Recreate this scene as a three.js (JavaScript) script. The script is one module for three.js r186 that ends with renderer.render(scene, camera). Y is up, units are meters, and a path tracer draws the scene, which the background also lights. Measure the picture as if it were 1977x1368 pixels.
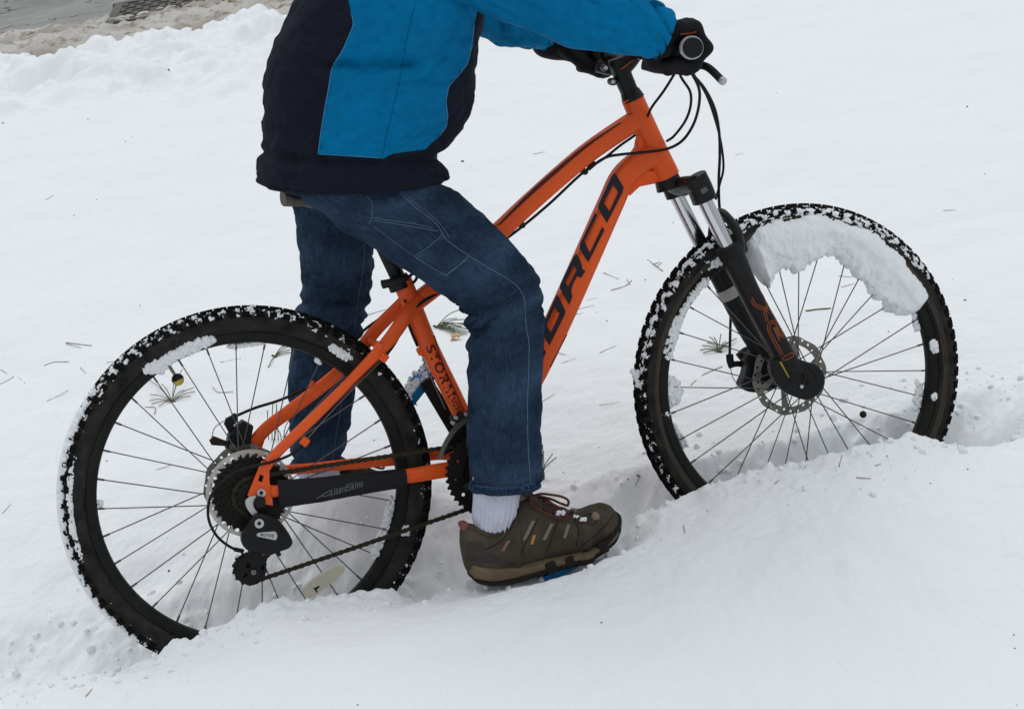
import * as THREE from 'three';
import { ImprovedNoise } from 'three/addons/math/ImprovedNoise.js';
import { MarchingCubes } from 'three/addons/objects/MarchingCubes.js';
import { FontLoader } from 'three/addons/loaders/FontLoader.js';
import { mergeGeometries, mergeVertices } from 'three/addons/utils/BufferGeometryUtils.js';
import { RoundedBoxGeometry } from 'three/addons/geometries/RoundedBoxGeometry.js';

// ---------------------------------------------------------------- camera, sky, sun, exposure
const PW = 1977, PH = 1368, FPX = 3800, CAM_H = 1.5, PITCH = 15 * Math.PI / 180;
const scene = new THREE.Scene();
const camera = new THREE.PerspectiveCamera(2 * Math.atan(PH / 2 / FPX) * 180 / Math.PI, PW / PH, 0.05, 400);
camera.position.set(0, CAM_H, 0);
camera.rotation.x = -PITCH;
camera.updateMatrixWorld(true);
scene.add(camera);

const SUN_DIR = new THREE.Vector3(-0.35, 0.75, -0.56).normalize();
{ // overcast sky: brighter overhead than at the horizon
  const w = 128, h = 64, d = new Float32Array(w * h * 4);
  for (let j = 0; j < h; j++) for (let i = 0; i < w; i++) {
    const el = ((j + 0.5) / h - 0.5) * Math.PI, az = (i + 0.5) / w * Math.PI * 2;
    const s = Math.max(0, Math.sin(el));
    const cloud = 1 + 0.05 * Math.sin(az * 3 + 1.3) * Math.cos(el * 5) + 0.035 * Math.sin(az * 7 + el * 9);
    const L = 1.0 * (0.42 + 0.66 * s) * cloud;
    const k = (j * w + i) * 4;
    d[k] = L * 0.925; d[k + 1] = L * 0.975; d[k + 2] = L * 1.02; d[k + 3] = 1;
  }
  const sky = new THREE.DataTexture(d, w, h, THREE.RGBAFormat, THREE.FloatType);
  sky.mapping = THREE.EquirectangularReflectionMapping;
  sky.magFilter = THREE.LinearFilter; sky.minFilter = THREE.LinearFilter; sky.needsUpdate = true;
  scene.background = sky; scene.environment = sky;
}
const sun = new THREE.DirectionalLight(new THREE.Color(1.0, 0.975, 0.94), 0.7);
sun.position.copy(SUN_DIR).multiplyScalar(20); sun.castShadow = true;
sun.shadow.radius = 60; sun.shadow.mapSize.set(2048, 2048);
Object.assign(sun.shadow.camera, { left: -12, right: 12, top: 12, bottom: -12, near: 1, far: 60 });
scene.add(sun); sun.target.position.set(0, 0, -5); scene.add(sun.target);

const renderer = new THREE.WebGLRenderer({ antialias: true });
renderer.toneMapping = THREE.LinearToneMapping;
renderer.toneMappingExposure = 0.91;
renderer.shadowMap.enabled = true;

// ---------------------------------------------------------------- helpers
const V = (x, y, z) => new THREE.Vector3(x, y, z);
const lerp = (a, b, t) => a + (b - a) * t, clamp = (x, a = 0, b = 1) => Math.min(b, Math.max(a, x));
const sstep = (a, b, x) => { const t = clamp((x - a) / (b - a)); return t * t * (3 - 2 * t); };
let seed = 12345;
const rnd = () => { seed = (seed + 0x6D2B79F5) | 0; let t = Math.imul(seed ^ (seed >>> 15), 1 | seed); t = (t + Math.imul(t ^ (t >>> 7), 61 | t)) ^ t; return ((t ^ (t >>> 14)) >>> 0) / 4294967296; };
const rr = (a, b) => a + (b - a) * rnd();
const PN = new ImprovedNoise();
const ns = (x, y, z = 0) => PN.noise(x, y, z);
const fbm = (x, y, z, o = 4) => { let a = 1, s = 0, n = 0; for (let i = 0; i < o; i++) { s += a * ns(x, y, z + i * 7.3); n += a; a *= 0.5; x *= 2.03; y *= 2.03; z *= 2.03; } return s / n; };
const interp = (tab, x) => { if (x <= tab[0][0]) return tab[0][1]; for (let i = 1; i < tab.length; i++) if (x <= tab[i][0]) { const t = (x - tab[i - 1][0]) / (tab[i][0] - tab[i - 1][0]); return lerp(tab[i - 1][1], tab[i][1], t); } return tab[tab.length - 1][1]; };

// the bike's own frame: x forward, y up, z to the rider's right; origin on the ground under the rear axle
const bikeToCam = new THREE.Matrix4();
{ const R = [[0.95784391, -0.15103894, 0.24438143], [0.18588199, 0.97441804, -0.12632246], [-0.21905006, 0.1664233, 0.96141581]], t = [-0.48756757, -0.25233584, -3.64714624];
  const o = R.map((r, i) => t[i] - 0.345 * r[1]);
  bikeToCam.set(R[0][0], R[0][1], R[0][2], o[0], R[1][0], R[1][1], R[1][2], o[1], R[2][0], R[2][1], R[2][2], o[2], 0, 0, 0, 1); }
const bikeToWorld = camera.matrixWorld.clone().multiply(bikeToCam);
const worldToBike = bikeToWorld.clone().invert();
const BQ = new THREE.Quaternion(), BP = V(), BS = V(); bikeToWorld.decompose(BP, BQ, BS);
const camB = V(0, 0, 0).applyMatrix4(bikeToCam.clone().invert());
const rayW = (px, py) => V((px - PW / 2) / FPX, -(py - PH / 2) / FPX, -1).transformDirection(camera.matrixWorld);
const rayB = (px, py) => rayW(px, py).transformDirection(worldToBike);
function U(px, py, z = 0) { const d = rayB(px, py), k = (z - camB.z) / d.z; return camB.clone().addScaledVector(d, k); }
const toPx = (pB) => { const q = pB.clone().applyMatrix4(bikeToCam); return [PW / 2 + FPX * q.x / -q.z, PH / 2 - FPX * q.y / -q.z]; };
const PXM = 1040;   // photo pixels per metre at the bike
const L = 1.102, AX = 0.345;

// ---------------------------------------------------------------- objects
const used = {};
function numbered(n) { used[n] = (used[n] ?? -1) + 1; return used[n] ? n + '_' + String(used[n]).padStart(3, '0') : n; }
function thing(name, label, category, group, kind) { const o = new THREE.Group(); o.name = numbered(name); scene.add(o); tag(o, label, category, group, kind); return o; }
function tag(o, label, category, group, kind) { if (label) o.userData.label = label; if (category) o.userData.category = category; if (group) o.userData.group = group; if (kind) o.userData.kind = kind; return o; }
function part(parent, name, geo, mat, label, kind) {
  const m = new THREE.Mesh(geo, mat); m.name = name; m.castShadow = m.receiveShadow = true; parent.add(m);
  if (label) m.userData.label = label; if (kind) m.userData.kind = kind; return m;
}
function top(name, geo, mat, label, category, group, kind) { const m = part(scene, numbered(name), geo, mat); return tag(m, label, category, group, kind); }
const grp = (parent, name) => { const g = new THREE.Group(); g.name = name; parent.add(g); return g; };

// ---------------------------------------------------------------- textures and materials
function vnoise(size, per, sd) { // tileable value noise, per cells across
  const g = new Float32Array(per * per); let s = sd * 7919 + 17;
  for (let i = 0; i < per * per; i++) { s = (s * 1664525 + 1013904223) >>> 0; g[i] = s / 4294967296; }
  return (x, y) => { const fx = x / size * per, fy = y / size * per; let ix = Math.floor(fx), iy = Math.floor(fy); let tx = fx - ix, ty = fy - iy; tx = tx * tx * (3 - 2 * tx); ty = ty * ty * (3 - 2 * ty);
    const m = (v) => ((v % per) + per) % per; const a = g[m(iy) * per + m(ix)], b = g[m(iy) * per + m(ix + 1)], c = g[m(iy + 1) * per + m(ix)], d = g[m(iy + 1) * per + m(ix + 1)];
    return lerp(lerp(a, b, tx), lerp(c, d, tx), ty); };
}
function tex(size, fn, srgb, rep = 1) {
  const d = new Uint8Array(size * size * 4);
  for (let y = 0; y < size; y++) for (let x = 0; x < size; x++) { const c = fn(x, y), k = (y * size + x) * 4; for (let i = 0; i < 3; i++) d[k + i] = clamp(Array.isArray(c) ? c[i] : c) * 255; d[k + 3] = 255; }
  const t = new THREE.DataTexture(d, size, size); t.wrapS = t.wrapT = THREE.RepeatWrapping; t.repeat.set(rep, rep); t.magFilter = THREE.LinearFilter; t.minFilter = THREE.LinearMipmapLinearFilter; t.generateMipmaps = true;
  if (srgb) t.colorSpace = THREE.SRGBColorSpace; t.needsUpdate = true; return t;
}
function fnoise(size, base, sd, o = 4) { const l = []; for (let i = 0; i < o; i++) l.push(vnoise(size, base << i, sd + i)); return (x, y) => { let s = 0, a = 1, n = 0; for (const f of l) { s += a * f(x, y); n += a; a *= 0.55; } return s / n; }; }
const M = {};
const std = (o) => new THREE.MeshPhysicalMaterial({ side: THREE.DoubleSide, specularIntensity: 0.35, ...o });
{
  const f = fnoise(512, 16, 3, 5), f2 = fnoise(512, 4, 9, 4);
  const snowBump = tex(512, (x, y) => f(x, y), false, 4);
  M.snow = std({ color: new THREE.Color().setRGB(0.86, 0.875, 0.89), roughness: 0.95, bumpMap: snowBump, bumpScale: 0.003 });
  M.snowLump = std({ color: new THREE.Color().setRGB(0.86, 0.875, 0.89), roughness: 0.95 });
  const rough = tex(512, (x, y) => 0.45 + 0.5 * f(x, y), false);
  const dirt = (c0, c1, pw) => tex(512, (x, y) => { const t = clamp((f2(x, y) * 0.5 + f(x, y) * 0.5 - 0.38) * pw); return [0, 1, 2].map(i => lerp(c0[i], c1[i], t)); }, true);
  M.tyre = std({ map: dirt([0.12, 0.119, 0.117], [0.25, 0.24, 0.222], 2.0), roughness: 0.88, specularIntensity: 0.2, bumpMap: snowBump, bumpScale: 0.0006 });
  M.tread = std({ map: dirt([0.06, 0.06, 0.065], [0.13, 0.12, 0.11], 2.0), roughness: 0.9, specularIntensity: 0.15 });
  M.rim = std({ map: dirt([0.085, 0.085, 0.085], [0.17, 0.155, 0.14], 2), roughness: 0.55 });
  M.wall = std({ map: dirt([0.22, 0.205, 0.185], [0.34, 0.31, 0.27], 2), roughness: 0.92 });
  M.spoke = std({ color: new THREE.Color().setRGB(0.11, 0.11, 0.112), roughness: 0.45, metalness: 0.6 });
  M.black = std({ map: dirt([0.075, 0.075, 0.08], [0.15, 0.145, 0.14], 1.6), roughness: 0.45, specularIntensity: 0.4 });
  M.blackGloss = std({ color: new THREE.Color().setRGB(0.012, 0.012, 0.014), roughness: 0.28 });
  M.rubber = std({ color: new THREE.Color().setRGB(0.014, 0.014, 0.015), roughness: 0.75 });
  M.steel = std({ map: dirt([0.50, 0.49, 0.46], [0.34, 0.32, 0.28], 1.5), roughness: 0.42, metalness: 0.85 });
  M.rotor = std({ map: dirt([0.58, 0.57, 0.54], [0.40, 0.38, 0.34], 1.5), roughness: 0.45, metalness: 0.3 });
  M.chrome = std({ color: new THREE.Color().setRGB(0.62, 0.63, 0.65), roughness: 0.16, metalness: 1 });
  M.silver = std({ color: new THREE.Color().setRGB(0.5, 0.5, 0.5), roughness: 0.4, metalness: 0.4 });
  M.chain = std({ map: dirt([0.17, 0.15, 0.12], [0.27, 0.24, 0.20], 2), roughness: 0.6, metalness: 0.5 });
  M.cog = std({ map: dirt([0.11, 0.105, 0.10], [0.2, 0.185, 0.17], 2), roughness: 0.5, metalness: 0.5 });
  const pf = fnoise(512, 96, 33, 2);
  M.orange = new THREE.MeshPhysicalMaterial({ side: THREE.DoubleSide, map: tex(512, (x, y) => { const t = clamp((f2(x, y) - 0.52) * 2.5), sp = clamp((pf(x, y) - 0.86) * 8) * 0.5; const c0 = [0.925, 0.36, 0.125], c1 = [0.83, 0.325, 0.13], dk = [0.33, 0.2, 0.14]; return [0, 1, 2].map(i => lerp(lerp(c0[i], c1[i], t), dk[i], sp)); }, true), roughness: 0.5, specularIntensity: 0.3, clearcoat: 0.25, clearcoatRoughness: 0.12 });
  M.maroon = std({ color: new THREE.Color('#5a2019'), roughness: 0.45 });
  M.letter = std({ color: new THREE.Color('#23242c'), roughness: 0.5 });
  M.greyPrint = std({ color: new THREE.Color('#5c5d5f'), roughness: 0.6 });
  M.orangePrint = std({ color: new THREE.Color('#8f4a2a'), roughness: 0.5 });
  M.brownPrint = std({ color: new THREE.Color('#74432f'), roughness: 0.5 });
  M.yellow = std({ color: new THREE.Color('#b3a23c'), roughness: 0.5 });
  M.whitePrint = std({ map: dirt([0.72, 0.72, 0.70], [0.6, 0.59, 0.56], 1.6), roughness: 0.6 });
  M.plastic = new THREE.MeshPhysicalMaterial({ side: THREE.DoubleSide, color: new THREE.Color().setRGB(0.72, 0.71, 0.67), roughness: 0.45, transmission: 0.55, thickness: 0 });
  M.reflector = new THREE.MeshPhysicalMaterial({ side: THREE.DoubleSide, color: new THREE.Color().setRGB(0.8, 0.77, 0.66), roughness: 0.35, transmission: 0.5, thickness: 0 });
  M.bluePedal = std({ color: new THREE.Color('#1577ad'), roughness: 0.4, metalness: 0.3 });
  // denim: twill streaks along the leg
  const st1 = vnoise(512, 128, 5), st2 = vnoise(512, 64, 6);
  const denim = (c0, c1) => tex(512, (x, y) => { const tw = 0.5 + 0.5 * Math.sin((x + y) * Math.PI * 2 / 8); const t = clamp(0.25 * st1(x, y * 0.25) + 0.2 * st2(x * 2, y * 0.25) + 0.2 * tw + 0.75 * (f2(x, y) - 0.3) + 0.2 * (f(x, y) - 0.5)); return [0, 1, 2].map(i => lerp(c0[i], c1[i], t)); }, true);
  M.denim = std({ map: denim([0.078, 0.122, 0.18], [0.255, 0.345, 0.45]), roughness: 0.92, specularIntensity: 0.12, bumpMap: tex(256, (x, y) => 0.5 + 0.5 * Math.sin((x + y) * Math.PI * 2 / 8), false, 2), bumpScale: 0.0004 });
  M.stitch = std({ color: new THREE.Color('#62748a'), roughness: 0.9 });
  M.denimPale = std({ color: new THREE.Color('#3d5a7c'), roughness: 0.95 });
  const fine = fnoise(512, 64, 21, 3);
  const cloth = (c, v) => tex(512, (x, y) => { const t = 1 + v * (fine(x, y) - 0.5) + v * 0.8 * (f2(x, y) - 0.5); return c.map(q => q * t); }, true);
  M.blueCloth = std({ map: cloth([0.0, 0.42, 0.61], 0.16), roughness: 0.72, specularIntensity: 0.12, bumpMap: tex(512, (x, y) => fine(x, y), false, 3), bumpScale: 0.0004 });
  M.navyCloth = std({ map: cloth([0.11, 0.12, 0.165], 0.2), roughness: 0.85, specularIntensity: 0.12, bumpMap: tex(512, (x, y) => fine(x, y), false, 3), bumpScale: 0.0004 });
  M.seam = std({ color: new THREE.Color('#045077'), specularIntensity: 0.1, roughness: 0.8 });
  M.piping = std({ color: new THREE.Color('#3f7fa8'), roughness: 0.7 });
  M.glove = std({ map: cloth([0.10, 0.10, 0.11], 0.4), roughness: 0.7, specularIntensity: 0.25, bumpMap: tex(512, (x, y) => f(x, y), false, 3), bumpScale: 0.001 });
  M.shoe = std({ map: cloth([0.275, 0.248, 0.215], 0.4), roughness: 0.9, bumpMap: tex(512, (x, y) => fine(x, y), false, 6), bumpScale: 0.0008 });
  M.shoeDark = std({ map: cloth([0.25, 0.235, 0.225], 0.3), roughness: 0.85 });
  M.shoeStripe = std({ color: new THREE.Color('#7f7263'), roughness: 0.85 });
  M.sole = std({ map: cloth([0.40, 0.345, 0.27], 0.3), roughness: 0.85 });
  M.outsole = std({ color: new THREE.Color('#26221f'), roughness: 0.85 });
  M.lace = std({ color: new THREE.Color('#54312c'), roughness: 0.85 });
  M.tabRed = std({ color: new THREE.Color('#85504c'), roughness: 0.8 });
  M.gold = std({ color: new THREE.Color('#b9842f'), roughness: 0.5 });
  M.sock = std({ map: cloth([0.80, 0.80, 0.86], 0.08), roughness: 0.95 });
  M.skin = std({ color: new THREE.Color('#c49a82'), roughness: 0.6 });
  M.saddle = std({ map: cloth([0.28, 0.255, 0.23], 0.3), roughness: 0.6 });
  M.needle = std({ color: new THREE.Color().setRGB(0.27, 0.25, 0.20), roughness: 0.9 });
  M.needleGreen = std({ color: new THREE.Color().setRGB(0.11, 0.135, 0.05), roughness: 0.85 });
  M.bark = std({ color: new THREE.Color().setRGB(0.12, 0.105, 0.085), roughness: 0.95 });
  M.tan = std({ color: new THREE.Color().setRGB(0.62, 0.45, 0.25), roughness: 0.9 });
  const cr = fnoise(1024, 6, 51, 5), cr2 = fnoise(1024, 48, 61, 3);
  M.road = std({ map: tex(1024, (x, y) => { const c = Math.abs(cr(x, y) - 0.5); const k = c < 0.006 ? 0.55 : 1; const g = (0.53 + 0.10 * (cr2(x, y) - 0.5) + 0.18 * (cr(y, x) - 0.5)) * k; return [g, g * 0.995, g * 0.98]; }, true, 0.25), roughness: 0.55, bumpMap: tex(512, (x, y) => f(x, y), false, 6), bumpScale: 0.004 });
  M.slush = std({ map: tex(512, (x, y) => { const t = clamp((f2(x, y) - 0.42) * 3), u = clamp((f(x, y) - 0.55) * 3.5); const a = [0.76, 0.745, 0.725], b = [0.66, 0.635, 0.60], c = [0.50, 0.45, 0.39]; return [0, 1, 2].map(i => lerp(lerp(a[i], b[i], t), c[i], u)); }, true, 1.3), roughness: 0.8 });
  M.iron = std({ map: dirt([0.42, 0.41, 0.40], [0.33, 0.31, 0.29], 2), roughness: 0.7, metalness: 0.3 });
}
// ---------------------------------------------------------------- geometry helpers
function grid(nu, nv, fn, closeU = false, uvs = [1, 1]) {
  const pos = new Float32Array((nu + 1) * (nv + 1) * 3), uv = new Float32Array((nu + 1) * (nv + 1) * 2), idx = [];
  for (let j = 0; j <= nv; j++) for (let i = 0; i <= nu; i++) { const p = fn(closeU && i === nu ? 0 : i / nu, j / nv, i, j), k = j * (nu + 1) + i; pos[k * 3] = p.x; pos[k * 3 + 1] = p.y; pos[k * 3 + 2] = p.z; uv[k * 2] = i / nu * uvs[0]; uv[k * 2 + 1] = j / nv * uvs[1]; }
  for (let j = 0; j < nv; j++) for (let i = 0; i < nu; i++) { const a = j * (nu + 1) + i, b = a + 1, c = a + nu + 1, d = c + 1; idx.push(a, b, d, a, d, c); }
  const g = new THREE.BufferGeometry(); g.setAttribute('position', new THREE.BufferAttribute(pos, 3)); g.setAttribute('uv', new THREE.BufferAttribute(uv, 2)); g.setIndex(idx); g.computeVertexNormals();
  if (closeU) { const n = g.attributes.normal; for (let j = 0; j <= nv; j++) { const a = j * (nu + 1), b = a + nu; const x = n.getX(a) + n.getX(b), y = n.getY(a) + n.getY(b), z = n.getZ(a) + n.getZ(b), l = Math.hypot(x, y, z) || 1; n.setXYZ(a, x / l, y / l, z / l); n.setXYZ(b, x / l, y / l, z / l); } }
  return g;
}
function capped(g, nu, nv, c0, c1) { // close the two ends of a grid tube with fans
  const extra = [];
  const fan = (row, c, flip) => { const p = g.attributes.position, P = [], I = []; P.push(c.x, c.y, c.z); for (let i = 0; i <= nu; i++) { const k = row * (nu + 1) + i; P.push(p.getX(k), p.getY(k), p.getZ(k)); } for (let i = 1; i <= nu; i++) flip ? I.push(0, i, i + 1) : I.push(0, i + 1, i); const q = new THREE.BufferGeometry(); q.setAttribute('position', new THREE.Float32BufferAttribute(P, 3)); q.setAttribute('uv', new THREE.Float32BufferAttribute(new Float32Array(P.length / 3 * 2), 2)); q.setIndex(I); q.computeVertexNormals(); return q; };
  if (c0) extra.push(fan(0, c0, true)); if (c1) extra.push(fan(nv, c1, false));
  return extra.length ? mergeGeometries([g, ...extra]) : g;
}
const spow = (c, n) => Math.sign(c) * Math.pow(Math.abs(c), 2 / n);
// tube along points in the bike's frame; size(t) -> [half height in plane, half width across]
function sweep(pts, size, o = {}) {
  const curve = pts.length === 2 ? new THREE.LineCurve3(pts[0], pts[1]) : new THREE.CatmullRomCurve3(pts, false, 'centripetal');
  const seg = o.seg ?? Math.max(8, pts.length * 8), rad = o.rad ?? 20, n = o.n ?? 2, up = o.up ?? V(0, 0, 1), len = curve.getLength();
  const fr = []; for (let j = 0; j <= seg; j++) { const c = curve.getPointAt(j / seg), T = curve.getTangentAt(j / seg); const N = V().crossVectors(up, T).normalize(), B = V().crossVectors(T, N).normalize(); fr.push([c, N, B]); }
  const g = grid(rad, seg, (u, v, i, j) => { const [c, N, B] = fr[j], s = typeof size === 'function' ? size(v) : [size, size], a = u * Math.PI * 2; const r = o.disp ? 1 + o.disp(a, v) : 1; return c.clone().addScaledVector(N, s[0] * spow(Math.cos(a), n) * r).addScaledVector(B, s[1] * spow(Math.sin(a), n) * r); }, true, [0.14, len]);
  return o.open ? g : capped(g, rad, seg, fr[0][0], fr[seg][0]);
}
const cable = (pts, r = 0.0025) => new THREE.TubeGeometry(new THREE.CatmullRomCurve3(pts), Math.max(12, pts.length * 8), r, 7);
// rings given by two photo points each and a half width across; used for clothing
function loftFn(rings, n = 2.2) {
  const cs = new THREE.CatmullRomCurve3(rings.map(r => r.c)), as = new THREE.CatmullRomCurve3(rings.map(r => r.a)), bs = new THREE.CatmullRomCurve3(rings.map(r => r.b));
  return (phi, v, off = 0) => { const c = cs.getPoint(v), a = as.getPoint(v), b = bs.getPoint(v); const la = a.length(), lb = b.length(); return c.addScaledVector(a, (1 + off / la) * spow(Math.cos(phi), n)).addScaledVector(b, (1 + off / lb) * spow(Math.sin(phi), n)); };
}
function ring(f, b, z, hz, tilt = 0) { const F = U(f[0], f[1], z), B = U(b[0], b[1], z); return { c: F.clone().add(B).multiplyScalar(0.5), a: F.sub(B).multiplyScalar(0.5), b: V(0, tilt, hz) }; }
function plate(pxs, z, th, o = {}) { // polygon traced in the plane z of the bike, with thickness
  const s = new THREE.Shape(pxs.map(([x, y]) => { const p = U(x, y, z); return new THREE.Vector2(p.x, p.y); }));
  for (const h of o.holes ?? []) s.holes.push(new THREE.Path(h.map(([x, y]) => { const p = U(x, y, z); return new THREE.Vector2(p.x, p.y); })));
  const bv = o.bevel ?? 0; const g = new THREE.ExtrudeGeometry(s, { depth: th - 2 * bv, bevelEnabled: bv > 0, bevelThickness: bv, bevelSize: bv, bevelOffset: -bv * 0.5, bevelSegments: 2 }); g.translate(0, 0, z - th / 2 + bv); return g;
}
const smoothPx = (pts, k = 6, closed = true) => { const c = new THREE.CatmullRomCurve3(pts.map(p => V(p[0], p[1], 0)), closed, 'centripetal'); return c.getPoints(pts.length * k).slice(0, closed ? -1 : undefined).map(p => [p.x, p.y]); };
const cyl = (a, b, r, r2 = r, seg = 14) => { const d = b.clone().sub(a), g = new THREE.CylinderGeometry(r2, r, d.length(), seg); g.applyQuaternion(new THREE.Quaternion().setFromUnitVectors(V(0, 1, 0), d.clone().normalize())); const m = a.clone().add(b).multiplyScalar(0.5); g.translate(m.x, m.y, m.z); return g; };
const disc = (c, r, th, seg = 24) => { const g = new THREE.CylinderGeometry(r, r, th, seg); g.rotateX(Math.PI / 2); g.translate(c.x, c.y, c.z); return g; };
const flat = (arr) => mergeGeometries(arr.map(g => { const q = g.index ? g.toNonIndexed() : g; for (const k of Object.keys(q.attributes)) if (!['position', 'normal', 'uv'].includes(k)) q.deleteAttribute(k); if (!q.attributes.uv) q.setAttribute('uv', new THREE.Float32BufferAttribute(new Float32Array(q.attributes.position.count * 2), 2)); return q; }));
const caster = new THREE.Raycaster();
function hit(geo, px, py, off = 0) { const m = new THREE.Mesh(geo, M.black); caster.set(camB, rayB(px, py)); const h = caster.intersectObject(m)[0]; if (!h) return null; const n = h.face.normal.clone(); if (n.dot(caster.ray.direction) > 0) n.negate(); return h.point.addScaledVector(n, off); }
function surfLine(geo, pxs, r, o = {}) { // a thread or painted line that follows a surface
  const q = smoothPx(pxs, o.k ?? 5, false), P = []; for (const [x, y] of q) { const p = hit(geo, x, y, o.off ?? r * 0.5); if (p) P.push(p); }
  if (P.length < 2) return null; return new THREE.TubeGeometry(new THREE.CatmullRomCurve3(P), P.length * 2, r, 5);
}
function jitter(geo, amp, freq, sd = 0) { const g = mergeVertices((() => { geo.deleteAttribute('normal'); geo.deleteAttribute('uv'); return geo; })()); const p = g.attributes.position, v = V(); for (let i = 0; i < p.count; i++) { v.fromBufferAttribute(p, i); const k = 1 + amp * fbm(v.x * freq + sd, v.y * freq, v.z * freq, 2); p.setXYZ(i, v.x * k, v.y * k, v.z * k); } g.computeVertexNormals(); return g; }

// ---------------------------------------------------------------- terrain
const rc = V(0, 0, 0).applyMatrix4(bikeToWorld), fc = V(L, 0, 0).applyMatrix4(bikeToWorld);
const ex = new THREE.Vector2(fc.x - rc.x, fc.z - rc.z), gl = ex.length(); ex.divideScalar(gl);
const nx = new THREE.Vector2(-ex.y, ex.x);            // horizontal, towards the camera
const toSW = (x, z) => { const dx = x - rc.x, dz = z - rc.z; return [dx * ex.x + dz * ex.y, dx * nx.x + dz * nx.y]; };
const fromSW = (s, w) => [rc.x + s * ex.x + w * nx.x, rc.z + s * ex.y + w * nx.y];
const base = (s, w) => 0.145 + 0.172 * s + 0.045 * (0.1 - w);
const floorY = (s) => rc.y + (fc.y - rc.y) * s / gl + 0.004;
const camSW = toSW(0, 0);
function groundPx(px, py, fn = base, it = 40) { // where a photo point lies on a height function
  const d = rayW(px, py); let a = 0.5, b = 60; const f = (t) => { const x = d.x * t, y = CAM_H + d.y * t, z = d.z * t, [s, w] = toSW(x, z); return y - fn(s, w); };
  let t0 = 0.5, t1 = 60; for (let t = 1.5; t < 60; t += 0.05) if (f(t) < 0) { t1 = t; t0 = t - 0.05; break; }
  for (let i = 0; i < it; i++) { const m = (t0 + t1) / 2; if (f(m) > 0) t0 = m; else t1 = m; }
  return V(d.x * t1, CAM_H + d.y * t1, d.z * t1);
}
const gSW = (px, py) => { const p = groundPx(px, py); return toSW(p.x, p.z); };
// where snow meets road
const e0 = gSW(0, 118), e1 = gSW(560, 22); const ed = [e1[0] - e0[0], e1[1] - e0[1]], el = Math.hypot(...ed); ed[0] /= el; ed[1] /= el; const en = [ed[1], -ed[0]]; if (en[1] > 0) { en[0] *= -1; en[1] *= -1; }
const roadQ = (s, w) => (s - e0[0]) * en[0] + (w - e0[1]) * en[1];    // metres beyond the snow edge
const roadA = (s, w) => (s - e0[0]) * ed[0] + (w - e0[1]) * ed[1];
const ROAD_DROP = 0.02;
const lipTab = [[-1.4, -0.03], [-0.6, -0.025], [-0.25, -0.03], [-0.144, -0.025], [-0.05, -0.003], [0.045, -0.012], [0.12, -0.02], [0.2, -0.045], [0.35, -0.045], [0.59, -0.03], [0.68, -0.012], [0.74, -0.004], [0.8, 0.003], [0.93, 0.008], [1.01, 0.003], [1.08, 0.003], [1.22, 0.0], [1.31, -0.004], [1.47, 0.006], [1.8, 0.0]];
const dents = [];
for (const [px, py, r, d] of [[420, 165, 0.30, 0.075], [300, 150, 0.22, 0.04], [455, 70, 0.28, 0.07], [60, 150, 0.22, 0.05], [150, 108, 0.2, 0.05], [330, 62, 0.12, -0.05], [375, 42, 0.10, -0.07], [190, 85, 0.14, -0.06], [1890, 800, 0.11, 0.055], [1965, 780, 0.12, 0.05], [270, 1065, 0.07, 0.035], [60, 1190, 0.09, 0.03], [230, 1240, 0.07, 0.02], [1640, 1080, 0.03, -0.014], [1240, 930, 0.07, 0.04], [860, 1040, 0.06, 0.03], [820, 1090, 0.05, 0.03]]) { const q = gSW(px, py); dents.push([q[0], q[1], r, d]); }
const shoeLow = U(960, 1124, 0.165).applyMatrix4(bikeToWorld), shoeToe = U(1130, 1066, 0.165).applyMatrix4(bikeToWorld);
const [shS0, shW0] = toSW(shoeLow.x, shoeLow.z), [shS1, shW1] = toSW(shoeToe.x, shoeToe.z);
const leftFoot = U(640, 960, -0.33).applyMatrix4(bikeToWorld), [lfS, lfW] = toSW(leftFoot.x, leftFoot.z);
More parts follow.
